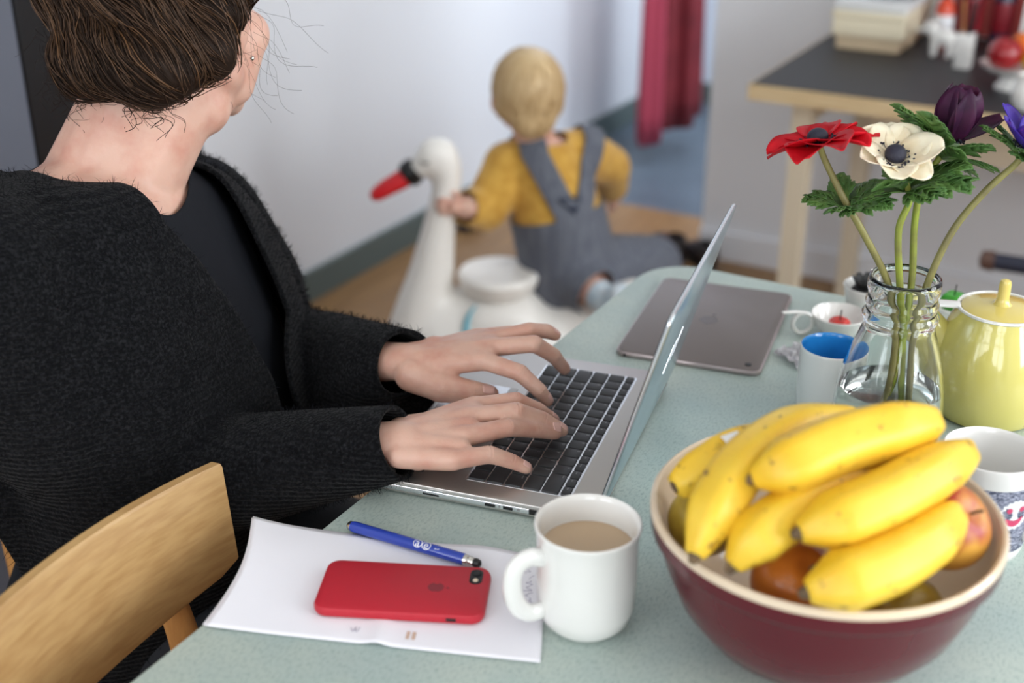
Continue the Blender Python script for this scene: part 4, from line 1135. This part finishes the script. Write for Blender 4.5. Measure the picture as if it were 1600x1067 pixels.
g.ell(hd_(0, .084, -.062), (.022, .010, .006), HR); g.ell(hd_(0, .081, -.073), (.018, .010, .006), HR)
V, F = remesh(g, .0042, 3)
body = G().add(V, F)

# ---- hands: joints measured for this pose, palm + five separate fingers
def hand(fingers, thumb, wrist, palm, rads, trad, prad, wr=(.024, .026, .028)):
    g = G()
    pm_ = sum((Vector(f_[0]) for f_ in fingers), Vector()) / 4
    for pts, rd in zip(fingers, rads):
        P = [Vector(p) for p in pts]
        g.chain(P, rd, 14)
        for j in (1, 2): g.ell(P[j], rd[j] * 1.07, None, 12, 8)
        # metacarpal back to the wrist
        base_ = Vector(wrist[-1]) + (P[0] - pm_) * .46 + (pm_ - Vector(wrist[-1])) * .06
        g.caps(P[0], base_, rd[0] * 1.10, rd[0] * 1.28, 14)
        # web between the bases
    for A, B in zip(fingers[:-1], fingers[1:]):
        a, b = Vector(A[0]), Vector(B[0]); wv = Vector(wrist[-1])
        m = (a + b) / 2; g.caps(m.lerp(Vector(A[1]).lerp(Vector(B[1]), .5), .04), m.lerp(wv, .60) + (m - pm_) * .15, .0102, .0150, 12); g.caps(m.lerp(wv, .3) + Vector((0, 0, -.001)), m.lerp(wv, .9) + (m - pm_) * .30, .0125, .0165, 12)
        g.caps(m.lerp(wv, .25) - Vector((0, 0, .006)), m.lerp(wv, .8) - Vector((0, 0, .006)), .011, .015, 12)
    g.chain([Vector(p) for p in thumb], trad, 14)
    g.ell(Vector(thumb[1]), trad[1] * 1.05); g.ell(Vector(thumb[2]), trad[2] * 1.05)
    for p, r in palm: g.ell(p, r)
    g.chain([Vector(p) for p in wrist], wr, 18, flat=.80)
    V, F = remesh(g, .00125, 20)
    upv = np.array([0, -.25, 1.0]); upv /= np.linalg.norm(upv)
    for pts, rd in list(zip(fingers, rads)) + [(thumb, trad)]:      # skin creases over the finger joints
        P = np.array([tuple(p) for p in pts])
        for j in (1, 2):
            d = P[j + 1] - P[j - 1]; d /= np.linalg.norm(d); rel = V - P[j]; s = rel @ d
            rad = np.linalg.norm(rel - s[:, None] * d, axis=1)
            m = np.exp(-(s / .0042) ** 2) * (rad < rd[j] * 1.55) * np.clip((rel @ upv) / (rd[j] * .6), 0, 1)
            V = V - upv * (.0007 * m * (.5 + .5 * np.cos(2 * PI * s / .0031)))[:, None]
    return V, F
FR = [[.0098, .0088, .0078, .0064], [.0102, .0094, .0084, .0070], [.0105, .0096, .0086, .0072], [.0102, .0094, .0084, .0070]]
R_f = [[(-.054, 1.022, .797), (-.021, 1.034, .796), (-.001, 1.039, .786), (.014, 1.040, .7775)],
       [(-.044, 1.054, .804), (-.004, 1.073, .803), (.021, 1.090, .791), (.043, 1.104, .7790)],
       [(-.040, 1.084, .808), (.004, 1.096, .808), (.029, 1.108, .793), (.050, 1.112, .7780)],
       [(-.036, 1.110, .806), (.004, 1.121, .806), (.026, 1.128, .792), (.042, 1.132, .7785)]]
R_th = [(-.105, 1.075, .796), (-.072, 1.108, .788), (-.042, 1.133, .782), (-.018, 1.144, .779)]
R_wr = [tuple(WR_R.lerp(EL_R, .36)), tuple(WR_R.lerp(EL_R, .14)), (-.104, 1.051, .799)]
V, F = hand(R_f, R_th, R_wr, [(Vector((-.088, 1.043, .792)), .017), (Vector((-.088, 1.068, .794)), .022)], FR, [.017, .0135, .0115, .0088], 0, (.029, .029, .025))
body.add(V, F)
L_f = [[(-.030, 1.196, .814), (.008, 1.178, .809), (.028, 1.171, .792), (.037, 1.172, .7790)],
       [(-.022, 1.217, .819), (.023, 1.216, .824), (.044, 1.229, .804), (.057, 1.243, .7805)],
       [(-.024, 1.239, .817), (.018, 1.244, .826), (.037, 1.254, .821), (.047, 1.258, .814)],
       [(-.036, 1.260, .811), (-.002, 1.268, .812), (.015, 1.277, .803), (.026, 1.282, .794)]]
L_th = [(-.104, 1.192, .800), (-.074, 1.181, .791), (-.042, 1.180, .784), (-.0235, 1.184, .7810)]
L_wr = [tuple(WR_L.lerp(EL_L, .36)), tuple(WR_L.lerp(EL_L, .14)), (-.112, 1.210, .806)]
V, F = hand(L_f, L_th, L_wr, [(Vector((-.080, 1.203, .803)), .021), (Vector((-.082, 1.228, .805)), .021)], [FR[3], FR[2], FR[1], FR[0]], [.0195, .0160, .0138, .0105], 0, (.028, .027, .024))
body.add(V, F)
bo = mk('body', body, SKIN, W, world=True, angle=180, fix=False)
bvb = BVHTree.FromPolygons([Vector(p) for p in body.v], body.f)
def nail(tip, prev, r, up=Vector((0, -.25, 1))):
    tip, prev = Vector(tip), Vector(prev); d = (tip - prev).normalized(); u = (up - d * up.dot(d)).normalized(); s = d.cross(u)
    c = tip - d * r * .22
    g = G()
    def fn(i, j):
        L_ = r * 1.55; w = r * .78 * (1 - .30 * abs(i - .5) ** 2 * 4 * .5)
        a = (j - .5) * 1.7
        p = c + d * ((i - .55) * L_) + s * math.sin(a) * w + u * (math.cos(a) * w * .55 + r * 2)
        h = bvb.ray_cast(p, -u, r * 4)
        return (h[0] + u * .0004) if h[0] is not None else c + d * ((i - .55) * L_) + s * math.sin(a) * w + u * r * .98
    g.grid(fn, 8, 8)
    mk('fingernail', g, NAIL, W, world=True, fix=False, angle=180, solid=.0005, soff=1)
for f_ in R_f[:3]: nail(f_[3], f_[2], .0070 if f_ is not R_f[0] else .0064)
nail(R_f[3][3], R_f[3][2], .007); nail(R_th[3], R_th[2], .0088, Vector((0, .3, 1)))
for f_ in L_f: nail(f_[3], f_[2], .0068)
nail(L_th[3], L_th[2], .0090, Vector((.1, -.7, 1)))
for s in (-1, 1):
    e = mk('eye', G().ell(hd_(s * .031, .0705, .002), .0118, None, 16, 12), WHITEC, W, world=True)
    mk('iris', G().ell(hd_(s * .031, .0795, .002), (.0055, .004, .0055), HR, 14, 8), HAIR2, W, world=True)
LIP = mat('lips', lin(178, 96, 92), .45)
mk('lips', G().ell(hd_(0, .0895, -.0675), (.019, .005, .0055), HR, 16, 10), LIP, W, world=True)
mk('earring', G().ell(hd_(.083, .000, -.038), .0022, None, 10, 8), CHROME, W, world=True)

# ---- black tee, then the open cardigan over it
g = G(); torso(g, .006, SEC)
for s, sh, el in ((1, SH_R, EL_R), (-1, SH_L, EL_L)): g.caps(bl(s * .06, -.025, .940), sh, .056, .060); g.caps(sh, sh.lerp(el, .5), .060, .056)
V, F = remesh(g, .006, 5)
a, b, z = to_bl(V)
hole = np.sqrt(((a - .014) / .090) ** 2 + ((b + .008) / .084) ** 2) - 1
V, F = clip(V, F, np.where(z > .88, hole, 1.0))
mk('tshirt', (V, F), TEE, W, world=True, angle=180, fix=False, solid=.0015, soff=1)

CS = [(.50, -.02, .200, .142), (.56, -.008, .204, .146), (.64, .012, .203, .156), (.72, .018, .200, .160), (.80, .008, .200, .150), (.87, -.004, .198, .138), (.92, -.012, .188, .124), (.95, -.014, .168, .114), (.972, -.014, .140, .104), (.988, -.014, .105, .090)]
g = G(); torso(g, 0, CS)
g.chain([bl(.08, -.03, .965), bl(.165, -.025, .945), EL_R.lerp(SH_R, .45) + Vector((-.01, -.01, 0)), EL_R + Vector((-.005, 0, .005))], [.062, .085, .088, .070])
g.chain([EL_R + Vector((-.005, 0, .005)), EL_R.lerp(WR_R, .5), Vector((-.108, 1.048, .802))], [.070, .056, .034], flat=.92)
g.chain([bl(-.09, -.03, .930), bl(-.155, -.02, .892), EL_L.lerp(SH_L, .45), EL_L], [.060, .080, .080, .070])
g.chain([EL_L, EL_L.lerp(WR_L, .5) + Vector((.005, .01, .002)), Vector((-.108, 1.207, .806))], [.070, .050, .034], flat=.92)
g.chain([EL_L - Vector((0, 0, .045)), EL_L.lerp(WR_L, .5) - Vector((0, 0, .045)), WR_L - Vector((.012, 0, .024))], [.062, .046, .028])
g.chain([EL_L.lerp(WR_L, .55) - Vector((0, 0, .05)), Vector((-.140, 1.236, .748)), Vector((-.102, 1.240, .738))], [.042, .034, .024])
g.ell(bl(.13, -.07, .70), (.10, .09, .12)); g.ell(bl(-.18, -.02, .74), (.08, .08, .12))
V, F = remesh(g, .006, 7)
# soft drape folds
nv = np.zeros_like(V)
a, b, z = to_bl(V)
fold = .004 * np.sin(38 * a + 14 * z + 3 * np.sin(9 * b)) * np.clip((.97 - z) / .2, 0, 1) * np.clip((z - .45) / .15, 0, 1)
ctr = np.array(BB)[None, :2] + .0 * V[:, :2]
dirv = V[:, :2] - ctr; dirv /= np.maximum(np.linalg.norm(dirv, axis=1), 1e-3)[:, None]
V[:, :2] += dirv * fold[:, None]
rib = np.zeros(len(V))
hole = np.minimum(np.sqrt(((a + .004) / .088) ** 2 + ((b + .020) / .098) ** 2), 9) - 1
hole = np.where(z > .90, hole * .1, .05)
aR = np.interp(z, [.5, .62, .72, .80, .88, .94, .98], [.05, .035, .014, .008, .020, .040, .060]); aL = np.interp(z, [.5, .70, .80, .90, .97], [-.07, -.08, -.085, -.080, -.075])
opening = np.maximum(np.maximum(a - aR, aL - a), np.maximum(.02 - b, b - .195))
fa = np.array(EL_L); fb = np.array(WR_L) - fa; tt = np.clip(((V - fa) @ fb) / (fb @ fb), 0, 1); opening = np.maximum(opening, .078 - np.linalg.norm(V - fa - tt[:, None] * fb, axis=1))
keep = np.minimum(hole, opening)
# sleeve ends
def cuffcut(wr, el, extra, zmin=0):
    w_ = np.array(wr); d = w_ - np.array(el); d /= np.linalg.norm(d)
    rel = V - w_; s = rel @ d; near = (np.linalg.norm(rel, axis=1) < .12) & (V[:, 2] > zmin)
    return np.where(near, extra - s, .05)
keep = np.minimum(keep, cuffcut(WR_R, EL_R, .008)); keep = np.minimum(keep, cuffcut(WR_L, EL_L, .008, .770))
keep = np.minimum(keep, z - .515 - np.clip(-b, 0, .22) * .75 - 1.35 * np.clip(a - .07, 0, .2) * np.clip((.03 - b) / .08, 0, 1))
V, F = clip(V, F, keep)
card = mk('cardigan', (V, F), KNIT, W, world=True, angle=180, fix=False, solid=.005, soff=1)
# dropped shoulder seams and loose wool hairs
bvc = BVHTree.FromPolygons([Vector(p) for p in V], F)
g = G(); pts = []
for k in range(30):
    zz = .955 - .33 * k / 29
    o = bl(.60, -.055 - .02 * math.sin(k / 9), zz); h = bvc.ray_cast(o, -BR)
    if h[0] is not None: pts.append(h[0] + h[1] * .0058)
if len(pts) > 4: mk('shoulder_seam', G().tube(pts, .0042, 8, flat=.5), TEE, card, world=False) if False else None
tri = []
for f in F:
    for k in range(1, len(f) - 1): tri.append((f[0], f[k], f[k + 1]))
T = np.array(tri); P0, P1, P2 = V[T[:, 0]], V[T[:, 1]], V[T[:, 2]]
N_ = np.cross(P1 - P0, P2 - P0); A_ = np.linalg.norm(N_, axis=1); N_ /= np.maximum(A_, 1e-12)[:, None]
idx = rng.choice(len(T), 26000, p=A_ / A_.sum())
uu, vv = rng.random(26000), rng.random(26000); m_ = uu + vv > 1; uu[m_] = 1 - uu[m_]; vv[m_] = 1 - vv[m_]
Pn = P0[idx] + (P1 - P0)[idx] * uu[:, None] + (P2 - P0)[idx] * vv[:, None]
n0 = N_[idx]; jit = rng.normal(size=(26000, 3))
tan = np.cross(n0, jit); tan /= np.maximum(np.linalg.norm(tan, axis=1), 1e-9)[:, None]
ln_ = (.004 + .007 * rng.random(26000))[:, None]
q0 = Pn + n0 * .004; q1 = q0 + n0 * ln_ * .55 + tan * ln_ * .45; q2 = q1 + n0 * ln_ * .20 + tan * ln_ * .6
sd = np.cross(tan, n0) * .00022
VV = np.stack([q0 - sd, q0 + sd, q1 + sd, q1 - sd, q2], 1).reshape(-1, 3)
FF = [f for i in range(26000) for f in ((i * 5, i * 5 + 1, i * 5 + 2, i * 5 + 3), (i * 5 + 3, i * 5 + 2, i * 5 + 4))]
inv = np.array([-W.location.x, -W.location.y, 0])
mk('wool_fuzz', (VV + inv, FF), FUZZ, card, fix=False, smooth=False, kind='stuff')

# ---- trousers and shoes under the table
g = G()
for s in (1, -1):
    hip = bl(s * .09, -.03, .52); kn = bl(s * .10, .40, .50); an = bl(s * .10, .34, .09)
    g.chain([hip, kn], [.092, .068]); g.chain([kn, an], [.066, .046])
g.ell(bl(0, -.04, .53), (.11, .15, .08))
V, F = remesh(g, .010, 4); mk('trousers', (V, F), TROUS, W, world=True, angle=180, fix=False)
for s in (1, -1):
    g = G(); c = bl(s * .10, .38, .0)
    g.caps(bl(s * .10, .33, .045), bl(s * .10, .47, .035), .042, .033); V, F = remesh(g, .008, 3); V[:, 2] = np.maximum(V[:, 2], .0); mk('shoe', (V, F), SHOE, W, world=True, angle=180, fix=False)

# ---- hair: pinned-up mass, strands over it, loose curls
g = G()
g.ell(hd_(0, -.020, .038), (.083, .098, .098), HR)
roll = [hd_(.070, -.024, .020), hd_(.060, -.054, -.026), hd_(.030, -.090, -.034), hd_(-.030, -.096, -.030), hd_(-.060, -.050, -.008)]
g.chain(roll, [.018, .032, .040, .040, .034]); g.ell(hd_(.070, .022, .044), (.014, .030, .026), HR)
g.ell(hd_(-.040, -.070, .050), (.058, .060, .070), HR); g.ell(hd_(.010, -.085, .080), (.060, .055, .055), HR); g.ell(hd_(.045, .030, .080), (.040, .062, .045), HR)
g.ell(hd_(.056, .066, .062), (.030, .046, .034), HR); g.ell(hd_(-.045, .050, .070), (.040, .055, .045), HR)
HV, HF = remesh(g, .006, 4)
rl = HV - np.array(HC)
HV = HV + rl / np.linalg.norm(rl, axis=1)[:, None] * (.006 * np.sin(70 * rl[:, 0] + 3 * np.sin(40 * rl[:, 2])) * np.sin(60 * rl[:, 1] + 35 * rl[:, 2]))[:, None]
yy_ = rl @ np.array(hf); zz_ = rl @ np.array(hu)
HV, HF = clip(HV, HF, np.maximum(zz_ - .058, (.006 + .42 * (zz_ + .05)) - yy_))
hrn = np.random.default_rng(3)
hair = mk('hair', (HV, HF), HAIR1, W, world=True, angle=180, fix=False)
bvh = BVHTree.FromPolygons([Vector(p) for p in HV], HF)
bun = hd_(-.030, -.070, .125)
def strands(bv, Vv, n, field, steps, step, r, mats, rn_, lift=.002):
    g = G()
    ids = rn_.integers(0, len(Vv), n)
    for i in ids:
        p = Vector(Vv[i]); path = []; off = lift * rn_.random(); w = Vector(rn_.normal(size=3)) * .16
        wob = rn_.uniform(0, 6)
        for k in range(steps):
            q, nn, _, _ = bv.find_nearest(p)
            d = field(q) + w + Vector((0, 0, .12 * math.sin(wob + k * .6))); d = d - nn * d.dot(nn)
            if d.length < 1e-4: break
            path.append(q + nn * (off + .0012 * math.sin(wob + k * .5)))
            p = q + d.normalized() * step
        if len(path) > 3:
            g.mi = int(rn_.choice(len(mats), p=[.46, .44, .10][:len(mats)] if len(mats) == 3 else None))
            rr_ = r * rn_.uniform(.5, 1.2)
            g.tube(path, [rr_ * .5] + [rr_] * (len(path) - 2) + [rr_ * .3], 4)
    return g
fld = lambda q: (bun - q).normalized() * 1.0 + (hr * -.5 + Vector((0, 0, .15)))
g = strands(bvh, HV, 5200, fld, 14, .008, .00055, 3 * [0], hrn, .005)
mk('hair_strands', g, [HAIR1, HAIR2, HAIR3], W, world=True, angle=180, fix=False, kind='stuff')
# loose curls at the nape and flyaways
g = G()
cr_ = random.Random(21)
def curl(p0, d, L, R_, turns, r, side):
    d = d.normalized(); s1 = side - d * side.dot(d); s1.normalize(); s2 = d.cross(s1); path = []
    for k in range(26):
        u = k / 25; a = turns * 2 * PI * u; rr_ = R_ * min(1, u * 2.5)
        path.append(p0 + d * L * u + s1 * rr_ * math.sin(a) + s2 * rr_ * .6 * (1 - math.cos(a)))
    g.tube(path, r, 4)
for k in range(60):
    x = cr_.uniform(-.070, .060); p0 = hd_(x, -.085 - .02 * cr_.random(), -.062 + .02 * cr_.random())
    curl(p0, Vector((cr_.uniform(-.5, .5), cr_.uniform(-.5, .1), -1)), cr_.uniform(.012, .050), cr_.uniform(.004, .010), cr_.uniform(1.0, 2.6), cr_.uniform(.00012, .00036), Vector((1, 0, 0)))
for k in range(26):
    p0 = hd_(cr_.uniform(.04, .09), cr_.uniform(-.03, .05), cr_.uniform(-.05, .03))
    curl(p0, Vector((cr_.uniform(.0, .9), cr_.uniform(-.3, .2), -cr_.uniform(.3, 1))), cr_.uniform(.03, .08), cr_.uniform(.004, .014), cr_.uniform(.4, 1.2), .00013, Vector((0, 0, 1)))
for k in range(130):
    p0 = hd_(cr_.uniform(-.095, -.05), cr_.uniform(-.10, -.04), cr_.uniform(-.07, .02))
    curl(p0, Vector((-cr_.uniform(.0, .5), cr_.uniform(-.3, .3), -cr_.uniform(.2, 1))), cr_.uniform(.015, .05), cr_.uniform(.004, .016), cr_.uniform(.5, 1.8), .00015, Vector((0, 1, 0)))
mk('loose_curls', g, HAIR1, W, world=True, angle=180, fix=False, kind='stuff')
g = G(); lock = spline([hd_(.050, .085, .085), hd_(.062, .118, .075), hd_(.058, .128, .050), hd_(.050, .112, .032), hd_(.046, .098, .034)], 6)
for k in range(9):
    o = Vector(hrn.normal(size=3)) * .0018; g.tube([p + o for p in lock], .0011, 5)
mk('front_lock', g, HAIR2, W, world=True, angle=180, fix=False)
# ------------------------------------------------------------------ the toddler
K = thing('person', 'toddler in grey dungarees and mustard top holding the swan', 'person', (.14, 2.68, 0))
kc = Vector((.030, 2.68, .715))
k_f = Vector((-.25, .95, -.05)).normalized(); k_r = Vector((.967, .254, 0)); k_u = k_r.cross(k_f).normalized(); KR = Matrix((k_r, k_f, k_u)).transposed()
def kh(x, y, z): return kc + k_r * x + k_f * y + k_u * z
ne, hp = Vector((.068, 2.685, .595)), Vector((.130, 2.67, .315))
shl, shr = Vector((-.005, 2.68, .555)), Vector((.160, 2.73, .568))
ell_, hal = Vector((-.058, 2.628, .478)), Vector((-.100, 2.574, .500))
elr, har = Vector((.222, 2.80, .520)), Vector((.235, 2.87, .445))
spine = [ne + Vector((0, 0, -.035)), ne.lerp(hp, .45), hp]
lk, lf = Vector((.095, 2.66, .340)), Vector((.218, 2.515, .298))
rk, rf = Vector((.325, 2.77, .290)), Vector((.350, 2.85, .055))
def kbody(grow, arms=True, legs=True):
    g = G()
    g.chain(spine, [.068 + grow, .086 + grow, .092 + grow], 18); g.ell(spine[1] + Vector((0, -.008, -.02)), .084 + grow)
    g.caps(shl, shr, .048 + grow, .048 + grow)
    if arms: g.chain([shl, ell_, hal], [.044 + grow, .038 + grow, .026 + grow]); g.chain([shr, elr, har], [.044 + grow, .036 + grow, .026 + grow])
    if legs: g.chain([hp + Vector((.045, .01, -.01)), rk, rf], [.072 + grow, .052 + grow, .038 + grow]); g.chain([hp + Vector((-.03, 0, -.02)), lk + Vector((0, 0, -.005)), lf.lerp(lk, .3)], [.070 + grow, .055 + grow, .036 + grow])
    return g
g = kbody(0)
g.ell(kh(0, -.012, .012), (.071, .083, .080), KR); g.ell(kh(0, .028, -.030), (.056, .050, .056), KR); g.caps(ne + Vector((0, 0, -.03)), kh(0, -.01, -.04), .040, .044)
for s in (-1, 1): g.ell(kh(s * .072, -.002, -.012), (.008, .014, .022), KR); g.ell(kh(s * .035, .055, -.032), (.022, .020, .020), KR)
g.ell(kh(0, .078, -.022), (.009, .010, .008), KR); g.ell(kh(0, .072, -.050), (.018, .008, .006), KR)
V, F = remesh(g, .006, 4); kb = G().add(V, F)
def khand(w, d, n_, side):
    g = G(); d = Vector(d).normalized(); n_ = Vector(n_); n_ = (n_ - d * n_.dot(d)).normalized(); s = d.cross(n_) * side
    g.ell(w + d * .022, (.019, .019, .017)); g.caps(w - d * .02, w + d * .01, .021, .019)
    for i, L_ in enumerate((.024, .028, .026, .020)):
        p = w + d * .034 + s * (.0135 - .009 * i); q = p + d * L_ * .55 - n_ * .003; e = q + d * L_ * .30 - n_ * .012
        g.chain([p, q, e], [.0062, .0058, .0048], 10)
    p = w + d * .012 + s * .017; g.chain([p, p + s * .012 + d * .010 - n_ * .004, p + s * .015 + d * .024 - n_ * .010], [.0075, .0068, .0055], 10)
    return remesh(g, .0026, 3)
V, F = khand(Vector((-.100, 2.569, .501)), (-.75, -.20, .12), (-.2, -.9, .3), 1); kb.add(V, F)
V, F = khand(har + Vector((.002, .005, -.008)), (.15, .35, -.9), (1, 0, .2), -1); kb.add(V, F)
mk('body', kb, SKIN, K, world=True, angle=180, fix=False)
for s in (-1, 1):
    mk('eye', G().ell(kh(s * .027, .062, -.006), .009, None, 12, 8), WHITEC, K, world=True); mk('iris', G().ell(kh(s * .027, .0695, -.006), (.0048, .003, .0048), KR, 10, 6), TOY, K, world=True)
MUST = mat('mustard_knit', lin(206, 160, 70), .9, var=(40, lin(186, 138, 50), .4, .65), bump=(180, .3, .002), sheen=.2)
DUNG = mat('grey_stripe_cotton', lin(104, 108, 118), .85, var=(120, lin(88, 92, 104), .4, .6), stretch=(1, 1, .05), bump=(200, .2, .001))
NAVY = mat('navy_print', lin(48, 54, 72), .8)
g = kbody(.010, True, False); V, F = remesh(g, .007, 4)
keep = np.full(len(V), .05)
dn = np.linalg.norm(V - np.array(ne + Vector((0, 0, .02))), axis=1); keep = np.minimum(keep, dn - .052)
for w, e in ((hal, ell_), (har, elr)):
    d = np.array(w - e); d /= np.linalg.norm(d); rel = V - np.array(w); keep = np.minimum(keep, np.where(np.linalg.norm(rel, axis=1) < .08, .0 - rel @ d, .05))
keep = np.minimum(keep, (V - np.array(hp)) @ (np.array(ne - hp) / (ne - hp).length) - .07)
V, F = clip(V, F, keep); mk('jumper', (V, F), MUST, K, world=True, angle=180, fix=False, solid=.003, soff=1)
g = kbody(.018, False, True); V, F = remesh(g, .007, 4)
ax = np.array(ne - hp); ax /= np.linalg.norm(ax); s = (V - np.array(hp)) @ ax
rr_ = (V - np.array(hp)) @ np.array(k_r)
keep = (.150 + .09 * np.clip(1 - np.abs(rr_ - .0) / .045, -1, 1) * 0) - s
# straps: two bands from the bib edge to the shoulders
sx = (V - np.array(ne.lerp(hp, .5))); lat = sx @ np.array(k_r) - (sx @ ax) * (-.0)
up_ = sx @ ax
band = .026 - np.abs(np.abs(lat - .012) - np.clip(.012 + up_ * .42, .0, .075))
keep = np.maximum(keep, np.where((s > .10), band, -1)); keep = np.minimum(keep, .33 - s)
for w, e in ((rf, rk), (lf.lerp(lk, .3), lk)):
    d = np.array(w - e); d /= np.linalg.norm(d); rel = V - np.array(w); keep = np.minimum(keep, np.where(np.linalg.norm(rel, axis=1) < .09, .0 - rel @ d, .05))
V, F = clip(V, F, keep); du = mk('dungarees', (V, F), DUNG, K, world=True, angle=180, fix=False, solid=.003, soff=1)
bvd = BVHTree.FromPolygons([Vector(p) for p in V], F)
def on_back(u, v):
    o = ne.lerp(hp, .5) + k_r * u + Vector(ax) * v; h = bvd.ray_cast(o + Vector((0, -.5, .12)), Vector((0, .97, -.23)))
    return h[0] + Vector((0, -.004, .001)) if h[0] is not None else o + Vector((0, -.11, .02))
g = G(); g.tube([on_back(.01, .035), on_back(.055, .035), on_back(.036, .002), on_back(.01, .035)], .004, 8); g.ell(on_back(.036, .012), (.010, .003, .008))
mk('back_badge', g, NAVY, du, world=True) if False else mk('back_badge', g, NAVY, K, world=True)
SOCK = mat('pale_blue_sock', lin(216, 226, 234), .8, var=(30, lin(180, 206, 222), .4, .65))
for nm, pts, rd in (('sock', [lk.lerp(lf, .5), lf, lf + Vector((.012, -.02, .030)), lf + Vector((.025, -.005, -.045))], [.034, .036, .030, .026]), ('sock', [rk.lerp(rf, .8), rf + Vector((0, 0, -.005)), rf + Vector((-.01, .06, -.030))], [.036, .036, .026])):
    g = G().chain(pts, rd); V, F = remesh(g, .006, 4); V[:, 2] = np.maximum(V[:, 2], .001); mk(nm, (V, F), SOCK, K, world=True, angle=180, fix=False)
mk('cuff_white', G().tube([har + Vector((-.002, -.012, .012)), har + Vector((0, .004, -.004))], [.036, .033], 16), SOCK, K, world=True)
g = G(); g.ell(kh(0, -.016, .018), (.077, .088, .085), KR); g.ell(kh(0, -.056, -.030), (.052, .036, .052), KR); g.ell(kh(.052, -.02, -.012), (.022, .045, .036), KR); g.ell(kh(-.052, -.02, -.012), (.022, .045, .036), KR)
V, F = remesh(g, .005, 14)
rel = V - np.array(kc); yy = rel @ np.array(k_f); zz = rel @ np.array(k_u)
V, F = clip(V, F, np.maximum(.030 - yy, zz - .035)); mk('hair', (V, F), BLOND1, K, world=True, angle=180, fix=False, solid=.003)
bvk = BVHTree.FromPolygons([Vector(p) for p in V], F); crown = kh(.005, -.05, .088)
g = strands(bvk, V, 1500, lambda q: (q - crown).normalized() * .9 + Vector((0, 0, -.5)), 9, .009, .0008, [0, 1], np.random.default_rng(5), .002)
mk('hair_strands', g, [BLOND1, BLOND2], K, world=True, angle=180, fix=False, kind='stuff')
